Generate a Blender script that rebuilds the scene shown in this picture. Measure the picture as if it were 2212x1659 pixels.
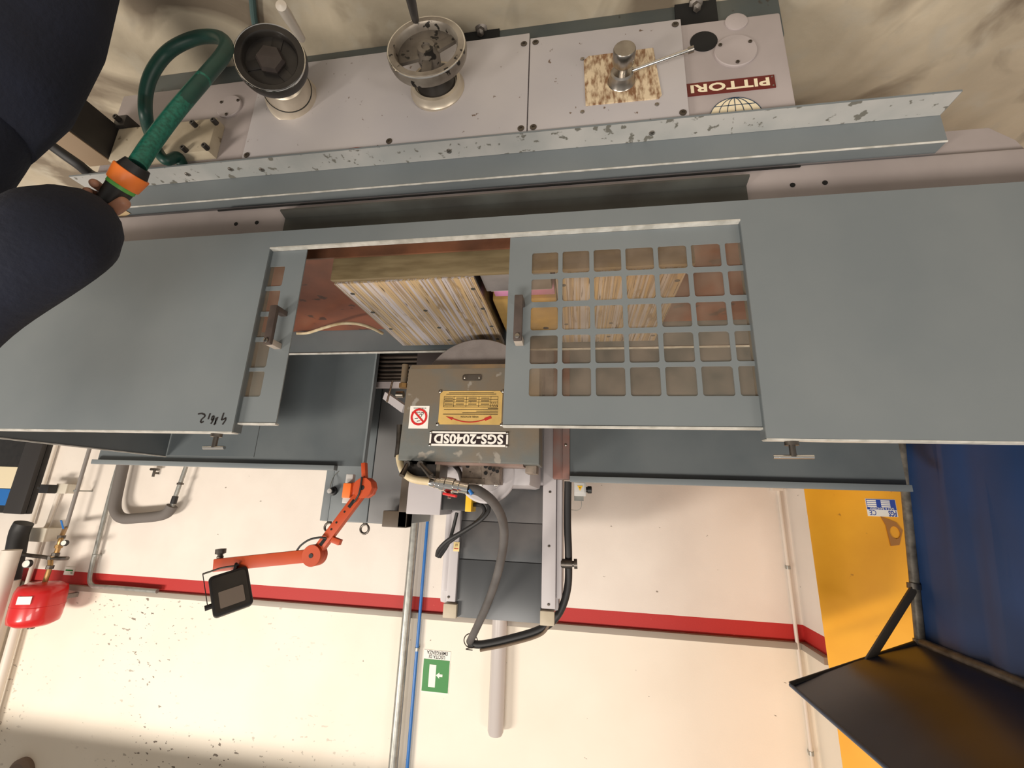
import bpy, bmesh, math, random
import numpy as np
from mathutils import Vector, Matrix

for o in list(bpy.data.objects): bpy.data.objects.remove(o)
scene = bpy.context.scene
COL = scene.collection
rnd = random.Random(7)

# ------------------------------------------------------------------ camera
FPX, PITCH, ROLL, YAW, CAMH = 925.15, .264818, -.0360405, .1586856, 1.5
_cx, _sx, _cz, _sz, _cy, _sy = (math.cos(PITCH), math.sin(PITCH), math.cos(ROLL), math.sin(ROLL), math.cos(YAW), math.sin(YAW))
FW = Vector((_sy*_cx, _cy*_cx, -_sx))
_rt = Vector((_cy, -_sy, 0)); _dn = FW.cross(_rt)
RT = _rt*_cz + _dn*_sz
DN = -_rt*_sz + _dn*_cz
CAM = Vector((0, 0, CAMH))
cd = bpy.data.cameras.new('camera'); cam = bpy.data.objects.new('camera', cd); COL.objects.link(cam)
cd.sensor_fit = 'HORIZONTAL'; cd.sensor_width = 36; cd.lens = 36*FPX/2212; cd.clip_start = .02
# the photograph was taken with the phone held upside down: image right = -RT, image up = DN
m3 = Matrix((-RT, DN, -FW)).transposed()
cam.matrix_world = Matrix.Translation(CAM) @ m3.to_4x4()
scene.camera = cam

def ray(x, y): return FW + RT*((1106-x)/FPX) + DN*((829.5-y)/FPX)
def at(x, y, X=None, Y=None, Z=None, D=None):
    d = ray(x, y)
    if D is not None: t = D
    elif Y is not None: t = (Y-CAM.y)/d.y
    elif Z is not None: t = (Z-CAM.z)/d.z
    else: t = (X-CAM.x)/d.x
    return CAM + d*t

# ------------------------------------------------------------------ light
w = bpy.data.worlds.new('world'); scene.world = w; w.use_nodes = True
w.node_tree.nodes['Background'].inputs[0].default_value = (1.0, .95, .9, 1)
w.node_tree.nodes['Background'].inputs[1].default_value = .34
def area(name, loc, target, sx, sy, power, col):
    l = bpy.data.lights.new(name, 'AREA'); l.shape = 'RECTANGLE'; l.size = sx; l.size_y = sy; l.energy = power; l.color = col
    o = bpy.data.objects.new(name, l); COL.objects.link(o); o.location = loc
    o.rotation_euler = (Vector(target)-Vector(loc)).to_track_quat('-Z', 'Y').to_euler()
    return o
area('hall_lamp', (4.6, -1.7, 4.5), (1.6, 2.6, 1.2), 2.0, .6, 290, (1, .91, .80))
area('hall_lamp', (.6, -2.6, 4.7), (.2, 1.6, .9), 2.4, .8, 165, (1, .92, .83))
area('hall_lamp', (-4.4, -2.4, 4.5), (-.8, 2.2, 1.0), 2.0, .6, 90, (1, .91, .80))
vs = scene.view_settings
vs.view_transform = 'Standard'; vs.look = 'None'; vs.gamma = 1; vs.use_curve_mapping = False
vs.exposure = -0.05

# ------------------------------------------------------------------ materials
def lin(c):
    return tuple((v/255/12.92 if v/255 <= .04045 else ((v/255+.055)/1.055)**2.4) for v in c)+(1,)
MATS = {}
def pm(name, col, rough=.5, metal=0, col2=None, vscale=6, vlo=.35, vhi=.65, bump=0, bscale=60,
       spots=None, sscale=30, sthr=.7, stretch=None, spec=.5, coat=0, detail=5):
    if name in MATS: return MATS[name]
    m = bpy.data.materials.new(name); m.use_nodes = True; MATS[name] = m
    nt = m.node_tree; N = nt.nodes; L = nt.links; b = N['Principled BSDF']
    b.inputs['Roughness'].default_value = rough; b.inputs['Metallic'].default_value = metal
    b.inputs['Specular IOR Level'].default_value = spec
    if coat: b.inputs['Coat Weight'].default_value = coat
    tc = N.new('ShaderNodeTexCoord'); vec = tc.outputs['Object']
    if stretch:
        mp = N.new('ShaderNodeMapping'); mp.inputs['Scale'].default_value = stretch
        L.new(vec, mp.inputs['Vector']); vec = mp.outputs[0]
    def noise(sc, det=detail):
        n = N.new('ShaderNodeTexNoise'); n.inputs['Scale'].default_value = sc; n.inputs['Detail'].default_value = det
        L.new(vec, n.inputs['Vector']); return n.outputs['Fac']
    def rampf(f, lo, hi):
        r = N.new('ShaderNodeMapRange'); r.inputs[1].default_value = lo; r.inputs[2].default_value = hi
        L.new(f, r.inputs[0]); return r.outputs[0]
    def mix(f, a, c):
        x = N.new('ShaderNodeMix'); x.data_type = 'RGBA'
        L.new(f, x.inputs[0])
        for v, i in ((a, 6), (c, 7)):
            if isinstance(v, tuple): x.inputs[i].default_value = v
            else: L.new(v, x.inputs[i])
        return x.outputs[2]
    c = lin(col)
    out = None
    if col2: out = mix(rampf(noise(vscale), vlo, vhi), c, lin(col2))
    if spots:
        out = mix(rampf(noise(sscale, 3), sthr, sthr+.04), out if out is not None else c, lin(spots))
    if out is not None: L.new(out, b.inputs['Base Color'])
    else: b.inputs['Base Color'].default_value = c
    if bump:
        bp = N.new('ShaderNodeBump'); bp.inputs['Strength'].default_value = bump; bp.inputs['Distance'].default_value = .004
        L.new(noise(bscale, 4), bp.inputs['Height']); L.new(bp.outputs[0], b.inputs['Normal'])
    return m

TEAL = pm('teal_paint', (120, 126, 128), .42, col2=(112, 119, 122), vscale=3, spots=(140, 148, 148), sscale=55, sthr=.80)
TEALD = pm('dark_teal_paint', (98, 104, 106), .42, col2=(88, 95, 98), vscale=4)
TEALLIT = pm('worn_toplit_teal', (184, 182, 178), .5, col2=(158, 160, 158), vscale=5, spots=(112, 110, 102), sscale=38, sthr=.61)  # pale tone paints in light from above; spots are wear
BASEP = pm('base_paint', (72, 80, 80), .5, col2=(84, 88, 84), vscale=5, spots=(60, 55, 50), sscale=20, sthr=.68)
LILAC = pm('lilac_grey_paint', (188, 183, 184), .45, col2=(178, 172, 173), vscale=3, spots=(95, 80, 70), sscale=70, sthr=.78)
LILACD = pm('bed_casting_paint', (176, 166, 164), .5, col2=(160, 150, 148), vscale=4, spots=(110, 95, 85), sscale=40, sthr=.76)
PLAT = pm('apron_paint', (186, 180, 178), .42, col2=(176, 171, 172), vscale=3, spots=(110, 92, 80), sscale=48, sthr=.70)
EDGE = pm('edge_highlight', (205, 203, 196), .4, col2=(170, 168, 160), vscale=30)  # highlight along sheet edges, painted in as a pale colour
STEEL = pm('machined_steel', (178, 172, 164), .28, 1, col2=(150, 143, 134), vscale=20)
STEELD = pm('dull_steel', (120, 114, 108), .42, 1, col2=(90, 84, 78), vscale=18)
WORN = pm('worn_handwheel_steel', (168, 160, 148), .45, .6, col2=(110, 100, 90), vscale=9, spots=(44, 40, 36), sscale=40, sthr=.60)
CHROME = pm('chrome', (225, 222, 216), .12, 1)
BLACK = pm('black_plastic', (30, 29, 29), .45, col2=(40, 38, 37), vscale=20)
BLACKM = pm('black_bakelite', (38, 35, 33), .32, col2=(52, 48, 44), vscale=12)
BLACKR = pm('black_rubber', (34, 33, 33), .55)
GREYR = pm('grey_rubber', (92, 88, 86), .55, col2=(78, 74, 72), vscale=12)
DARKH = pm('dark_hole', (14, 13, 12), .8)
DARKC = pm('dark_channel', (78, 80, 76), .5, col2=(58, 56, 52), vscale=5)
RED_OX = pm('red_oxide_table', (150, 88, 62), .35, col2=(120, 72, 54), vscale=5, spots=(90, 60, 48), sscale=14, sthr=.62)
BROWN = pm('stained_steel', (146, 130, 98), .38, .1, col2=(120, 104, 76), vscale=8, stretch=(1, 6, 6))
RUSTP = pm('rusty_plate', (212, 192, 160), .6, col2=(128, 92, 62), vscale=38, vlo=.42, vhi=.64, stretch=(2.6, 1, .9), detail=8)
MAROON = pm('maroon_enamel', (98, 28, 24), .35)
CREAM = pm('cream_enamel', (236, 222, 190), .4)
CREAMP = pm('cream_plate', (196, 184, 162), .5, col2=(170, 156, 132), vscale=9, spots=(120, 105, 85), sscale=22, sthr=.66)
NAVYL = pm('navy_line', (40, 62, 84), .5)
WHEELM = pm('grinding_wheel', (122, 115, 112), .85, col2=(112, 105, 102), vscale=25, bump=.2, bscale=400)
GUARD = pm('wheel_guard_paint', (98, 101, 98), .5, col2=(112, 101, 86), vscale=5, vlo=.42, vhi=.6, spots=(140, 134, 124), sscale=16, sthr=.66, bump=.15, bscale=40)
GUARDR = pm('rusty_guard_edge', (120, 98, 70), .6, col2=(92, 84, 72), vscale=12)
BRASS = pm('brass_plate', (216, 180, 108), .38, .1, col2=(192, 160, 96), vscale=14, spots=(130, 110, 80), sscale=26, sthr=.70)
INK = pm('black_ink', (28, 22, 20), .6)
INKR = pm('red_ink', (178, 42, 34), .5)
WHITE = pm('white_print', (240, 236, 228), .45)
DARKP = pm('nameplate_black', (46, 34, 34), .4)
REDS = pm('sign_red', (206, 40, 40), .45)
ORANGE = pm('orange_paint', (196, 78, 34), .45, col2=(182, 68, 30), vscale=6, spots=(90, 40, 24), sscale=45, sthr=.78)
ORANGEB = pm('orange_bright', (240, 120, 50), .45, spots=(120, 60, 30), sscale=80, sthr=.72)
GREENH = pm('green_hose', (26, 70, 60), .45, col2=(22, 60, 52), vscale=30)
GREENR = pm('green_ring', (96, 176, 78), .4)
ORANGEP = pm('orange_plastic', (240, 126, 48), .4, spots=(150, 80, 34), sscale=60, sthr=.66)
NAVY = pm('navy_workwear', (22, 27, 44), .9, col2=(16, 20, 34), vscale=9, bump=.4, bscale=90)
SKIN = pm('skin', (176, 128, 104), .5, col2=(160, 112, 90), vscale=20)
GLOVE = pm('work_glove', (112, 98, 90), .7, col2=(96, 84, 78), vscale=30)
HAIR = pm('hair', (44, 34, 28), .6)
YELLOW = pm('crane_yellow', (250, 178, 44), .42, col2=(240, 166, 38), vscale=4, spots=(190, 126, 40), sscale=16, sthr=.70)
YELLOWP = pm('yellow_plastic', (236, 186, 40), .4)
TARP = pm('blue_tarp', (30, 60, 106), .5, col2=(26, 53, 94), vscale=3, bump=.12, bscale=8)
TARPU = pm('tarp_lining', (34, 42, 62), .3, col2=(28, 34, 52), vscale=5)
GALV = pm('galvanised_steel', (172, 172, 166), .38, .6, col2=(150, 150, 145), vscale=25)
FRAMEG = pm('booth_frame', (126, 120, 110), .45, .3, col2=(86, 82, 76), vscale=30)
PVCG = pm('grey_pvc', (196, 188, 184), .3)
PVCW = pm('white_conduit', (224, 214, 202), .45)
BLUEP = pm('blue_tube', (36, 110, 186), .35)
REDV = pm('red_vessel', (206, 34, 34), .28, coat=.3)
BOXG = pm('junction_box_plastic', (214, 206, 190), .45)
BOXL = pm('light_grey_box', (196, 194, 190), .4)
INSUL = pm('insulation_foam', (110, 104, 100), .8, bump=.3, bscale=200)
IRONP = pm('dirty_cast_block', (150, 136, 122), .55, .3, col2=(112, 100, 90), vscale=30, spots=(70, 60, 52), sscale=50, sthr=.62)
LAMPG = pm('floodlight_glass', (120, 108, 98), .15)
CHIP = pm('pale_mark', (160, 160, 155), .6)
BRONZE = pm('brass_fitting', (176, 140, 92), .4, .8)
CREAMH = pm('cream_hose', (214, 200, 168), .5, col2=(190, 170, 132), vscale=18)
PINK = pm('pink_workpiece_paint', (206, 140, 176), .4)
GOLDP = pm('yellow_lit_plate', (214, 176, 104), .35, .3, col2=(190, 156, 96), vscale=12)  # yellow is light on the plate, put into its colour

def wall_mat():
    m = bpy.data.materials.new('wall_paint'); m.use_nodes = True
    nt = m.node_tree; N = nt.nodes; L = nt.links; b = N['Principled BSDF']; b.inputs['Roughness'].default_value = .6
    tc = N.new('ShaderNodeTexCoord'); sp = N.new('ShaderNodeSeparateXYZ'); L.new(tc.outputs['Object'], sp.inputs[0])
    def cmp(op, val):
        n = N.new('ShaderNodeMath'); n.operation = op; L.new(sp.outputs[2], n.inputs[0]); n.inputs[1].default_value = val; return n.outputs[0]
    def mul(a, c):
        n = N.new('ShaderNodeMath'); n.operation = 'MULTIPLY'; L.new(a, n.inputs[0]); L.new(c, n.inputs[1]); return n.outputs[0]
    def mixc(f, a, c):
        x = N.new('ShaderNodeMix'); x.data_type = 'RGBA'; L.new(f, x.inputs[0])
        for v, i in ((a, 6), (c, 7)):
            if isinstance(v, tuple): x.inputs[i].default_value = v
            else: L.new(v, x.inputs[i])
        return x.outputs[2]
    def nz(sc, lo, hi, det=4, stretch=None):
        n = N.new('ShaderNodeTexNoise'); n.inputs['Scale'].default_value = sc; n.inputs['Detail'].default_value = det
        v = tc.outputs['Object']
        if stretch:
            mp = N.new('ShaderNodeMapping'); mp.inputs['Scale'].default_value = stretch; L.new(v, mp.inputs[0]); v = mp.outputs[0]
        L.new(v, n.inputs['Vector'])
        r = N.new('ShaderNodeMapRange'); r.inputs[1].default_value = lo; r.inputs[2].default_value = hi; L.new(n.outputs['Fac'], r.inputs[0]); return r.outputs[0]
    low = mixc(nz(2.5, .4, .7), lin((236, 227, 217)), lin((228, 218, 208)))
    up = mixc(nz(2, .4, .7), lin((243, 234, 219)), lin((238, 228, 212)))
    base = mixc(cmp('GREATER_THAN', 2.30), low, up)
    # paint chips, mostly above the stripe towards the pipes
    msk = mul(cmp('GREATER_THAN', 2.32), nz(1.1, .36, .52, 2))
    xr = N.new('ShaderNodeMapRange'); L.new(sp.outputs[0], xr.inputs[0]); xr.inputs[1].default_value = 1.2; xr.inputs[2].default_value = 2.2
    chips = mul(mul(msk, xr.outputs[0]), nz(24, .655, .67, 3, (1, 1, 1.7)))
    base = mixc(chips, base, lin((128, 116, 104)))
    few = nz(15, .735, .745, 3, (1, 1, 2))
    base = mixc(few, base, lin((150, 138, 126)))
    st = mul(cmp('GREATER_THAN', 2.184), cmp('LESS_THAN', 2.280))
    col = mixc(st, base, mixc(nz(40, .68, .72), lin((184, 40, 36)), lin((196, 66, 58))))
    L.new(col, b.inputs['Base Color'])
    bp = N.new('ShaderNodeBump'); bp.inputs['Strength'].default_value = .12; bp.inputs['Distance'].default_value = .003
    n = N.new('ShaderNodeTexNoise'); n.inputs['Scale'].default_value = 90; L.new(tc.outputs['Object'], n.inputs['Vector'])
    L.new(n.outputs['Fac'], bp.inputs['Height']); L.new(bp.outputs[0], b.inputs['Normal'])
    return m
WALL = wall_mat()
def floor_mat():
    m = bpy.data.materials.new('concrete_floor'); m.use_nodes = True
    nt = m.node_tree; N = nt.nodes; L = nt.links; b = N['Principled BSDF']
    tc = N.new('ShaderNodeTexCoord')
    def nz(sc, lo, hi, det=6, dist=0):
        n = N.new('ShaderNodeTexNoise'); n.inputs['Scale'].default_value = sc; n.inputs['Detail'].default_value = det; n.inputs['Distortion'].default_value = dist
        L.new(tc.outputs['Object'], n.inputs['Vector'])
        r = N.new('ShaderNodeMapRange'); r.inputs[1].default_value = lo; r.inputs[2].default_value = hi; L.new(n.outputs['Fac'], r.inputs[0]); return r.outputs[0]
    def mixc(f, a, c):
        x = N.new('ShaderNodeMix'); x.data_type = 'RGBA'; L.new(f, x.inputs[0])
        for v, i in ((a, 6), (c, 7)):
            if isinstance(v, tuple): x.inputs[i].default_value = v
            else: L.new(v, x.inputs[i])
        return x.outputs[2]
    c = mixc(nz(3, .35, .68, 7, .6), lin((192, 180, 158)), lin((158, 147, 128)))
    c = mixc(nz(9, .52, .72, 6, .4), c, lin((176, 168, 152)))
    c = mixc(nz(1.9, .50, .60, 5, 1.0), c, lin((118, 106, 90)))
    L.new(c, b.inputs['Base Color'])
    r = N.new('ShaderNodeMapRange'); r.inputs[3].default_value = .3; r.inputs[4].default_value = .6; L.new(nz(1.8, .4, .6), r.inputs[0]); L.new(r.outputs[0], b.inputs['Roughness'])
    bp = N.new('ShaderNodeBump'); bp.inputs['Strength'].default_value = .15; bp.inputs['Distance'].default_value = .004
    L.new(nz(25, .3, .7), bp.inputs['Height']); L.new(bp.outputs[0], b.inputs['Normal'])
    return m
FLOOR = floor_mat()
def chuck_mat():
    m = bpy.data.materials.new('chuck_lamination'); m.use_nodes = True
    nt = m.node_tree; N = nt.nodes; L = nt.links; b = N['Principled BSDF']; b.inputs['Roughness'].default_value = .3; b.inputs['Metallic'].default_value = .4
    tc = N.new('ShaderNodeTexCoord')
    def nz(sc, stretch, det, lo, hi):
        mp = N.new('ShaderNodeMapping'); mp.inputs['Scale'].default_value = stretch; L.new(tc.outputs['Object'], mp.inputs[0])
        n = N.new('ShaderNodeTexNoise'); n.inputs['Scale'].default_value = sc; n.inputs['Detail'].default_value = det; L.new(mp.outputs[0], n.inputs['Vector'])
        r = N.new('ShaderNodeMapRange'); r.inputs[1].default_value = lo; r.inputs[2].default_value = hi; L.new(n.outputs['Fac'], r.inputs[0]); return r.outputs[0]
    def mixc(f, a, c):
        x = N.new('ShaderNodeMix'); x.data_type = 'RGBA'; L.new(f, x.inputs[0])
        for v, i in ((a, 6), (c, 7)):
            if isinstance(v, tuple): x.inputs[i].default_value = v
            else: L.new(v, x.inputs[i])
        return x.outputs[2]
    c = mixc(nz(95, (1, .012, 1), 2, .46, .54), lin((208, 202, 206)), lin((208, 182, 140)))
    c = mixc(nz(260, (1, .008, 1), 2, .52, .58), c, lin((170, 150, 126)))
    c = mixc(nz(190, (1, .03, 1), 4, .64, .68), c, lin((84, 66, 50)))
    c = mixc(nz(30, (1, .3, 1), 5, .62, .7), c, lin((168, 146, 116)))
    L.new(c, b.inputs['Base Color']); return m
CHUCK = chuck_mat()
def pane_mat():
    m = bpy.data.materials.new('oily_warmlit_acrylic'); m.use_nodes = True
    nt = m.node_tree; N = nt.nodes; L = nt.links; b = N['Principled BSDF']
    b.inputs['Base Color'].default_value = lin((150, 136, 124)); b.inputs['Roughness'].default_value = .25
    t = N.new('ShaderNodeBsdfTransparent'); t.inputs[0].default_value = (1.0, .95, .86, 1)  # warm tint paints in the yellow reflection on the chuck behind
    mx = N.new('ShaderNodeMixShader')
    tc = N.new('ShaderNodeTexCoord'); n = N.new('ShaderNodeTexNoise'); n.inputs['Scale'].default_value = 14; L.new(tc.outputs['Object'], n.inputs['Vector'])
    r = N.new('ShaderNodeMapRange'); r.inputs[1].default_value = .3; r.inputs[2].default_value = .7; r.inputs[3].default_value = .10; r.inputs[4].default_value = .30
    L.new(n.outputs['Fac'], r.inputs[0]); L.new(r.outputs[0], mx.inputs[0]); L.new(t.outputs[0], mx.inputs[1]); L.new(b.outputs[0], mx.inputs[2])
    L.new(mx.outputs[0], N['Material Output'].inputs[0]); return m
PANE = pane_mat()

# ------------------------------------------------------------------ geometry helpers
def basis(axis):
    wv = Vector(axis).normalized()
    a = Vector((0, 0, 1)) if abs(wv.z) < .9 else Vector((1, 0, 0))
    u = a.cross(wv).normalized(); v = wv.cross(u)
    return u, v, wv
class G:
    def __init__(s): s.v = []; s.f = []
    def add(s, vs, fs):
        n = len(s.v); s.v += [Vector(p) for p in vs]; s.f += [tuple(i+n for i in f) for f in fs]; return s
    def box(s, x0, x1, y0, y1, z0, z1):
        return s.hexa([(x0, y0, z0), (x1, y0, z0), (x1, y1, z0), (x0, y1, z0)], [(x0, y0, z1), (x1, y0, z1), (x1, y1, z1), (x0, y1, z1)])
    def hexa(s, a, b):
        return s.add(list(a)+list(b), [(3, 2, 1, 0), (4, 5, 6, 7), (0, 1, 5, 4), (1, 2, 6, 5), (2, 3, 7, 6), (3, 0, 4, 7)])
    def obox(s, c, ax, ay, az):
        c = Vector(c); ax = Vector(ax); ay = Vector(ay); az = Vector(az)
        lo = [c-ax-ay-az, c+ax-ay-az, c+ax+ay-az, c-ax+ay-az]; return s.hexa(lo, [p+2*az for p in lo])
    def beam(s, p, q, w, h, up=(0, 0, 1)):
        p = Vector(p); q = Vector(q); d = (q-p); sd = d.cross(Vector(up)).normalized(); u = sd.cross(d).normalized()
        return s.obox((p+q)/2, d/2, sd*w/2, u*h/2)
    def lathe(s, c, axis, prof, n=32, closed=False):
        c = Vector(c); u, v, wv = basis(axis); vs = []; fs = []; k = len(prof)
        for r, h in prof:
            for i in range(n):
                a = 2*math.pi*i/n; vs.append(c+wv*h+(u*math.cos(a)+v*math.sin(a))*max(r, 1e-5))
        for j in range(k if closed else k-1):
            jj = (j+1) % k
            for i in range(n):
                ii = (i+1) % n; fs.append((j*n+i, j*n+ii, jj*n+ii, jj*n+i))
        if not closed:
            if prof[0][0] > 1e-4: fs.append(tuple(range(n-1, -1, -1)))
            if prof[-1][0] > 1e-4: fs.append(tuple((k-1)*n+i for i in range(n)))
        return s.add(vs, fs)
    def cyl(s, p, q, r, r2=None, n=20):
        p = Vector(p); q = Vector(q); return s.lathe(p, q-p, [(r, 0), (r if r2 is None else r2, (q-p).length)], n)
    def ring(s, c, axis, R, r, n=40, m=10):
        return s.lathe(c, axis, [(R+r*math.cos(2*math.pi*j/m), r*math.sin(2*math.pi*j/m)) for j in range(m)], n, True)
    def tube(s, path, r, n=12, smooth=6):
        P = [Vector(p) for p in path]
        if smooth and len(P) > 2: P = spline(P, smooth)
        u = None; vs = []; fs = []
        for i, p in enumerate(P):
            d = (P[min(i+1, len(P)-1)]-P[max(i-1, 0)]).normalized()
            if u is None: u = basis(d)[0]
            else: u = (u-d*u.dot(d)).normalized()
            v = d.cross(u); rr = r if not callable(r) else r(i/(len(P)-1))
            for k in range(n):
                a = 2*math.pi*k/n; vs.append(p+(u*math.cos(a)+v*math.sin(a))*rr)
        for i in range(len(P)-1):
            for k in range(n):
                kk = (k+1) % n; fs.append((i*n+k, i*n+kk, (i+1)*n+kk, (i+1)*n+k))
        fs.append(tuple(range(n-1, -1, -1))); fs.append(tuple((len(P)-1)*n+k for k in range(n)))
        return s.add(vs, fs)
    def prism(s, pts, off):
        off = Vector(off); a = [Vector(p) for p in pts]; n = len(a)
        return s.add(a+[p+off for p in a], [tuple(range(n-1, -1, -1)), tuple(range(n, 2*n))]+[(i, (i+1) % n, n+(i+1) % n, n+i) for i in range(n)])
    def mesh(s, m):
        n = len(s.v); s.v += [x.co.copy() for x in m.vertices]; s.f += [tuple(i+n for i in p.vertices) for p in m.polygons]; return s
def spline(P, k):
    out = []
    for i in range(len(P)-1):
        a, b, c, d = P[max(i-1, 0)], P[i], P[i+1], P[min(i+2, len(P)-1)]
        for j in range(k):
            t = j/k; out.append(.5*((2*b)+(c-a)*t+(2*a-5*b+4*c-d)*t*t+(3*b-a-3*c+d)*t**3))
    out.append(P[-1]); return out
def origin_of(o):
    p = Vector((0, 0, 0))
    while o is not None: p = p+o.location; o = o.parent
    return p
def tag(o, label=None, cat=None, group=None, kind=None):
    if label: o['label'] = label
    if cat: o['category'] = cat
    if group: o['group'] = group
    if kind: o['kind'] = kind
    return o
def thing(name, label, cat, loc, group=None):
    o = bpy.data.objects.new(name, None); COL.objects.link(o); o.location = loc; o.empty_display_size = .05
    return tag(o, label, cat, group)
def make_mesh(name, g, org, mat, bevel=0, smooth=35):
    me = bpy.data.meshes.new(name); me.from_pydata([tuple(v-org) for v in g.v], [], g.f)
    bm = bmesh.new(); bm.from_mesh(me)
    bmesh.ops.recalc_face_normals(bm, faces=bm.faces)
    if bevel:
        es = [e for e in bm.edges if len(e.link_faces) == 2 and e.calc_face_angle(0) > .6]
        bmesh.ops.bevel(bm, geom=es, offset=bevel, segments=2, affect='EDGES', profile=.6, clamp_overlap=True)
    bm.to_mesh(me); bm.free()
    me.materials.append(mat)
    if smooth:
        me.polygons.foreach_set('use_smooth', [True]*len(me.polygons)); me.set_sharp_from_angle(angle=math.radians(smooth))
    return me
def part(name, g, mat, parent, bevel=0, smooth=35, label=None, kind=None):
    me = make_mesh(name, g, origin_of(parent), mat, bevel, smooth)
    o = bpy.data.objects.new(name, me); COL.objects.link(o); o.parent = parent
    return tag(o, label, kind=kind)
def solo(name, g, mat, label, cat, bevel=0, smooth=35, group=None, kind=None):
    xs = [v.x for v in g.v]; ys = [v.y for v in g.v]; zs = [v.z for v in g.v]
    org = Vector(((min(xs)+max(xs))/2, (min(ys)+max(ys))/2, min(zs)))
    o = bpy.data.objects.new(name, make_mesh(name, g, org, mat, bevel, smooth)); COL.objects.link(o); o.location = org
    return tag(o, label, cat, group, kind)
def structure(name, g, mat, bevel=0, label=None):
    o = bpy.data.objects.new(name, make_mesh(name, g, Vector((0, 0, 0)), mat, bevel)); COL.objects.link(o); o['kind'] = 'structure'
    if label: o['label'] = label
    return o
SH = {}
def inst(name, key, build, mat, parent, pos, rot=None):
    if key not in SH: SH[key] = make_mesh(name, build(), Vector((0, 0, 0)), mat)
    o = bpy.data.objects.new(name, SH[key]); COL.objects.link(o); o.parent = parent; o.location = Vector(pos)-origin_of(parent)
    if rot: o.rotation_euler = rot
    return o
def socket_screw(parent, pos, r=.009, mat=None):
    # countersunk socket screw facing the front (-Y): dark ring, bright head, dark socket
    def b(): return G().lathe((0, 0, 0), (0, -1, 0), [(r, 0), (r, .0025), (r*.75, .003), (r*.4, .003), (r*.38, .001), (0, .001)], 16)
    return inst('screw', ('sock', r), b, mat or STEELD, parent, pos)
def cap_bolt(parent, pos, r=.010, h=.016):
    def b(): return G().lathe((0, 0, 0), (0, -1, 0), [(r, 0), (r, h), (r*.9, h*1.05), (r*.5, h*1.05), (r*.48, h*.5), (0, h*.5)], 16)
    return inst('bolt', ('cap', r, h), b, BLACKM, parent, pos)
def dome_screw(parent, pos, r=.007, axis=(0, -1, 0)):
    def b(): return G().lathe((0, 0, 0), axis, [(r, 0), (r*.9, r*.35), (r*.5, r*.6), (0, r*.65)], 14)
    return inst('screw', ('dome', r, axis), b, STEEL, parent, pos)
def curve_mesh(polys, extrude):
    cu = bpy.data.curves.new('c', 'CURVE'); cu.dimensions = '2D'; cu.fill_mode = 'BOTH'; cu.extrude = extrude
    for pl in polys:
        s = cu.splines.new('POLY'); s.points.add(len(pl)-1); s.use_cyclic_u = True
        for q, (a, b) in zip(s.points, pl): q.co = (a, b, 0, 1)
    o = bpy.data.objects.new('c', cu); COL.objects.link(o)
    me = bpy.data.meshes.new_from_object(o); bpy.data.objects.remove(o); bpy.data.curves.remove(cu); return me
def rrect(x0, x1, y0, y1, r, n=4):
    out = []
    for cx, cy, a0 in ((x1-r, y1-r, 0), (x0+r, y1-r, 90), (x0+r, y0+r, 180), (x1-r, y0+r, 270)):
        for i in range(n+1):
            a = math.radians(a0+90*i/n); out.append((cx+r*math.cos(a), cy+r*math.sin(a)))
    return out
def sheet(polys, Y, t):
    """flat sheet in the XZ plane (first outline, then holes), front face at Y, thickness t"""
    me = curve_mesh(polys, t/2); g = G().mesh(me); bpy.data.meshes.remove(me)
    g.v = [Vector((v.x, Y+t/2+v.z, v.y)) for v in g.v]; return g
def text(body, size, c, name, mat, parent, width=None, bold=0, depth=.0006, xdir=(1, 0, 0), zdir=(0, 0, 1), shear=0):
    cu = bpy.data.curves.new('t', 'FONT'); cu.body = body; cu.size = size; cu.align_x = 'CENTER'; cu.align_y = 'CENTER'
    cu.extrude = depth/2; cu.offset = bold; cu.resolution_u = 3; cu.space_character = 1.05; cu.shear = shear
    o = bpy.data.objects.new('t', cu); COL.objects.link(o)
    me = bpy.data.meshes.new_from_object(o); bpy.data.objects.remove(o); bpy.data.curves.remove(cu)
    g = G().mesh(me); bpy.data.meshes.remove(me)
    xs = [v.x for v in g.v]; ys = [v.y for v in g.v]; k = (width/(max(xs)-min(xs))) if width else 1
    mx = (max(xs)+min(xs))/2; my = (max(ys)+min(ys))/2
    X = Vector(xdir).normalized(); Z = Vector(zdir).normalized(); N_ = X.cross(Z)
    g.v = [Vector(c)+X*((v.x-mx)*k)+Z*(v.y-my)+N_*v.z for v in g.v]
    return part(name, g, mat, parent, smooth=0)
def pxbox(x0, y0, x1, y1, Y):
    a = at(x0, y0, Y=Y); b = at(x1, y1, Y=Y); return min(a.x, b.x), max(a.x, b.x), min(a.z, b.z), max(a.z, b.z)

# ------------------------------------------------------------------ setting
WY = 3.2
structure('floor', G().box(-7, 8, -4, 3.5, -.1, 0), FLOOR)
structure('wall_back', G().box(-1.37, 8, WY, WY+.2, 0, 5.2), WALL)
structure('wall_left', G().box(-7, -1.37, 2.95, WY+.2, 0, 5.2), WALL)
structure('shade_beam', G().box(.9, 8, 2.15, 2.4, 3.50, 3.95), GALV, label='unseen girder added to shade the upper back wall')  # out-of-view beam added so its shadow falls across the upper wall
t1 = structure('trim_1', G().box(-1.335, 8, WY-.03, WY, 2.280, 2.318), pm('grey_moulding', (158, 148, 136), .5), bevel=.004)
t2 = structure('trim_2', G().box(-1.37, -1.335, 2.95-.03, WY, 2.280, 2.318), MATS['grey_moulding'], bevel=.004)

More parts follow.
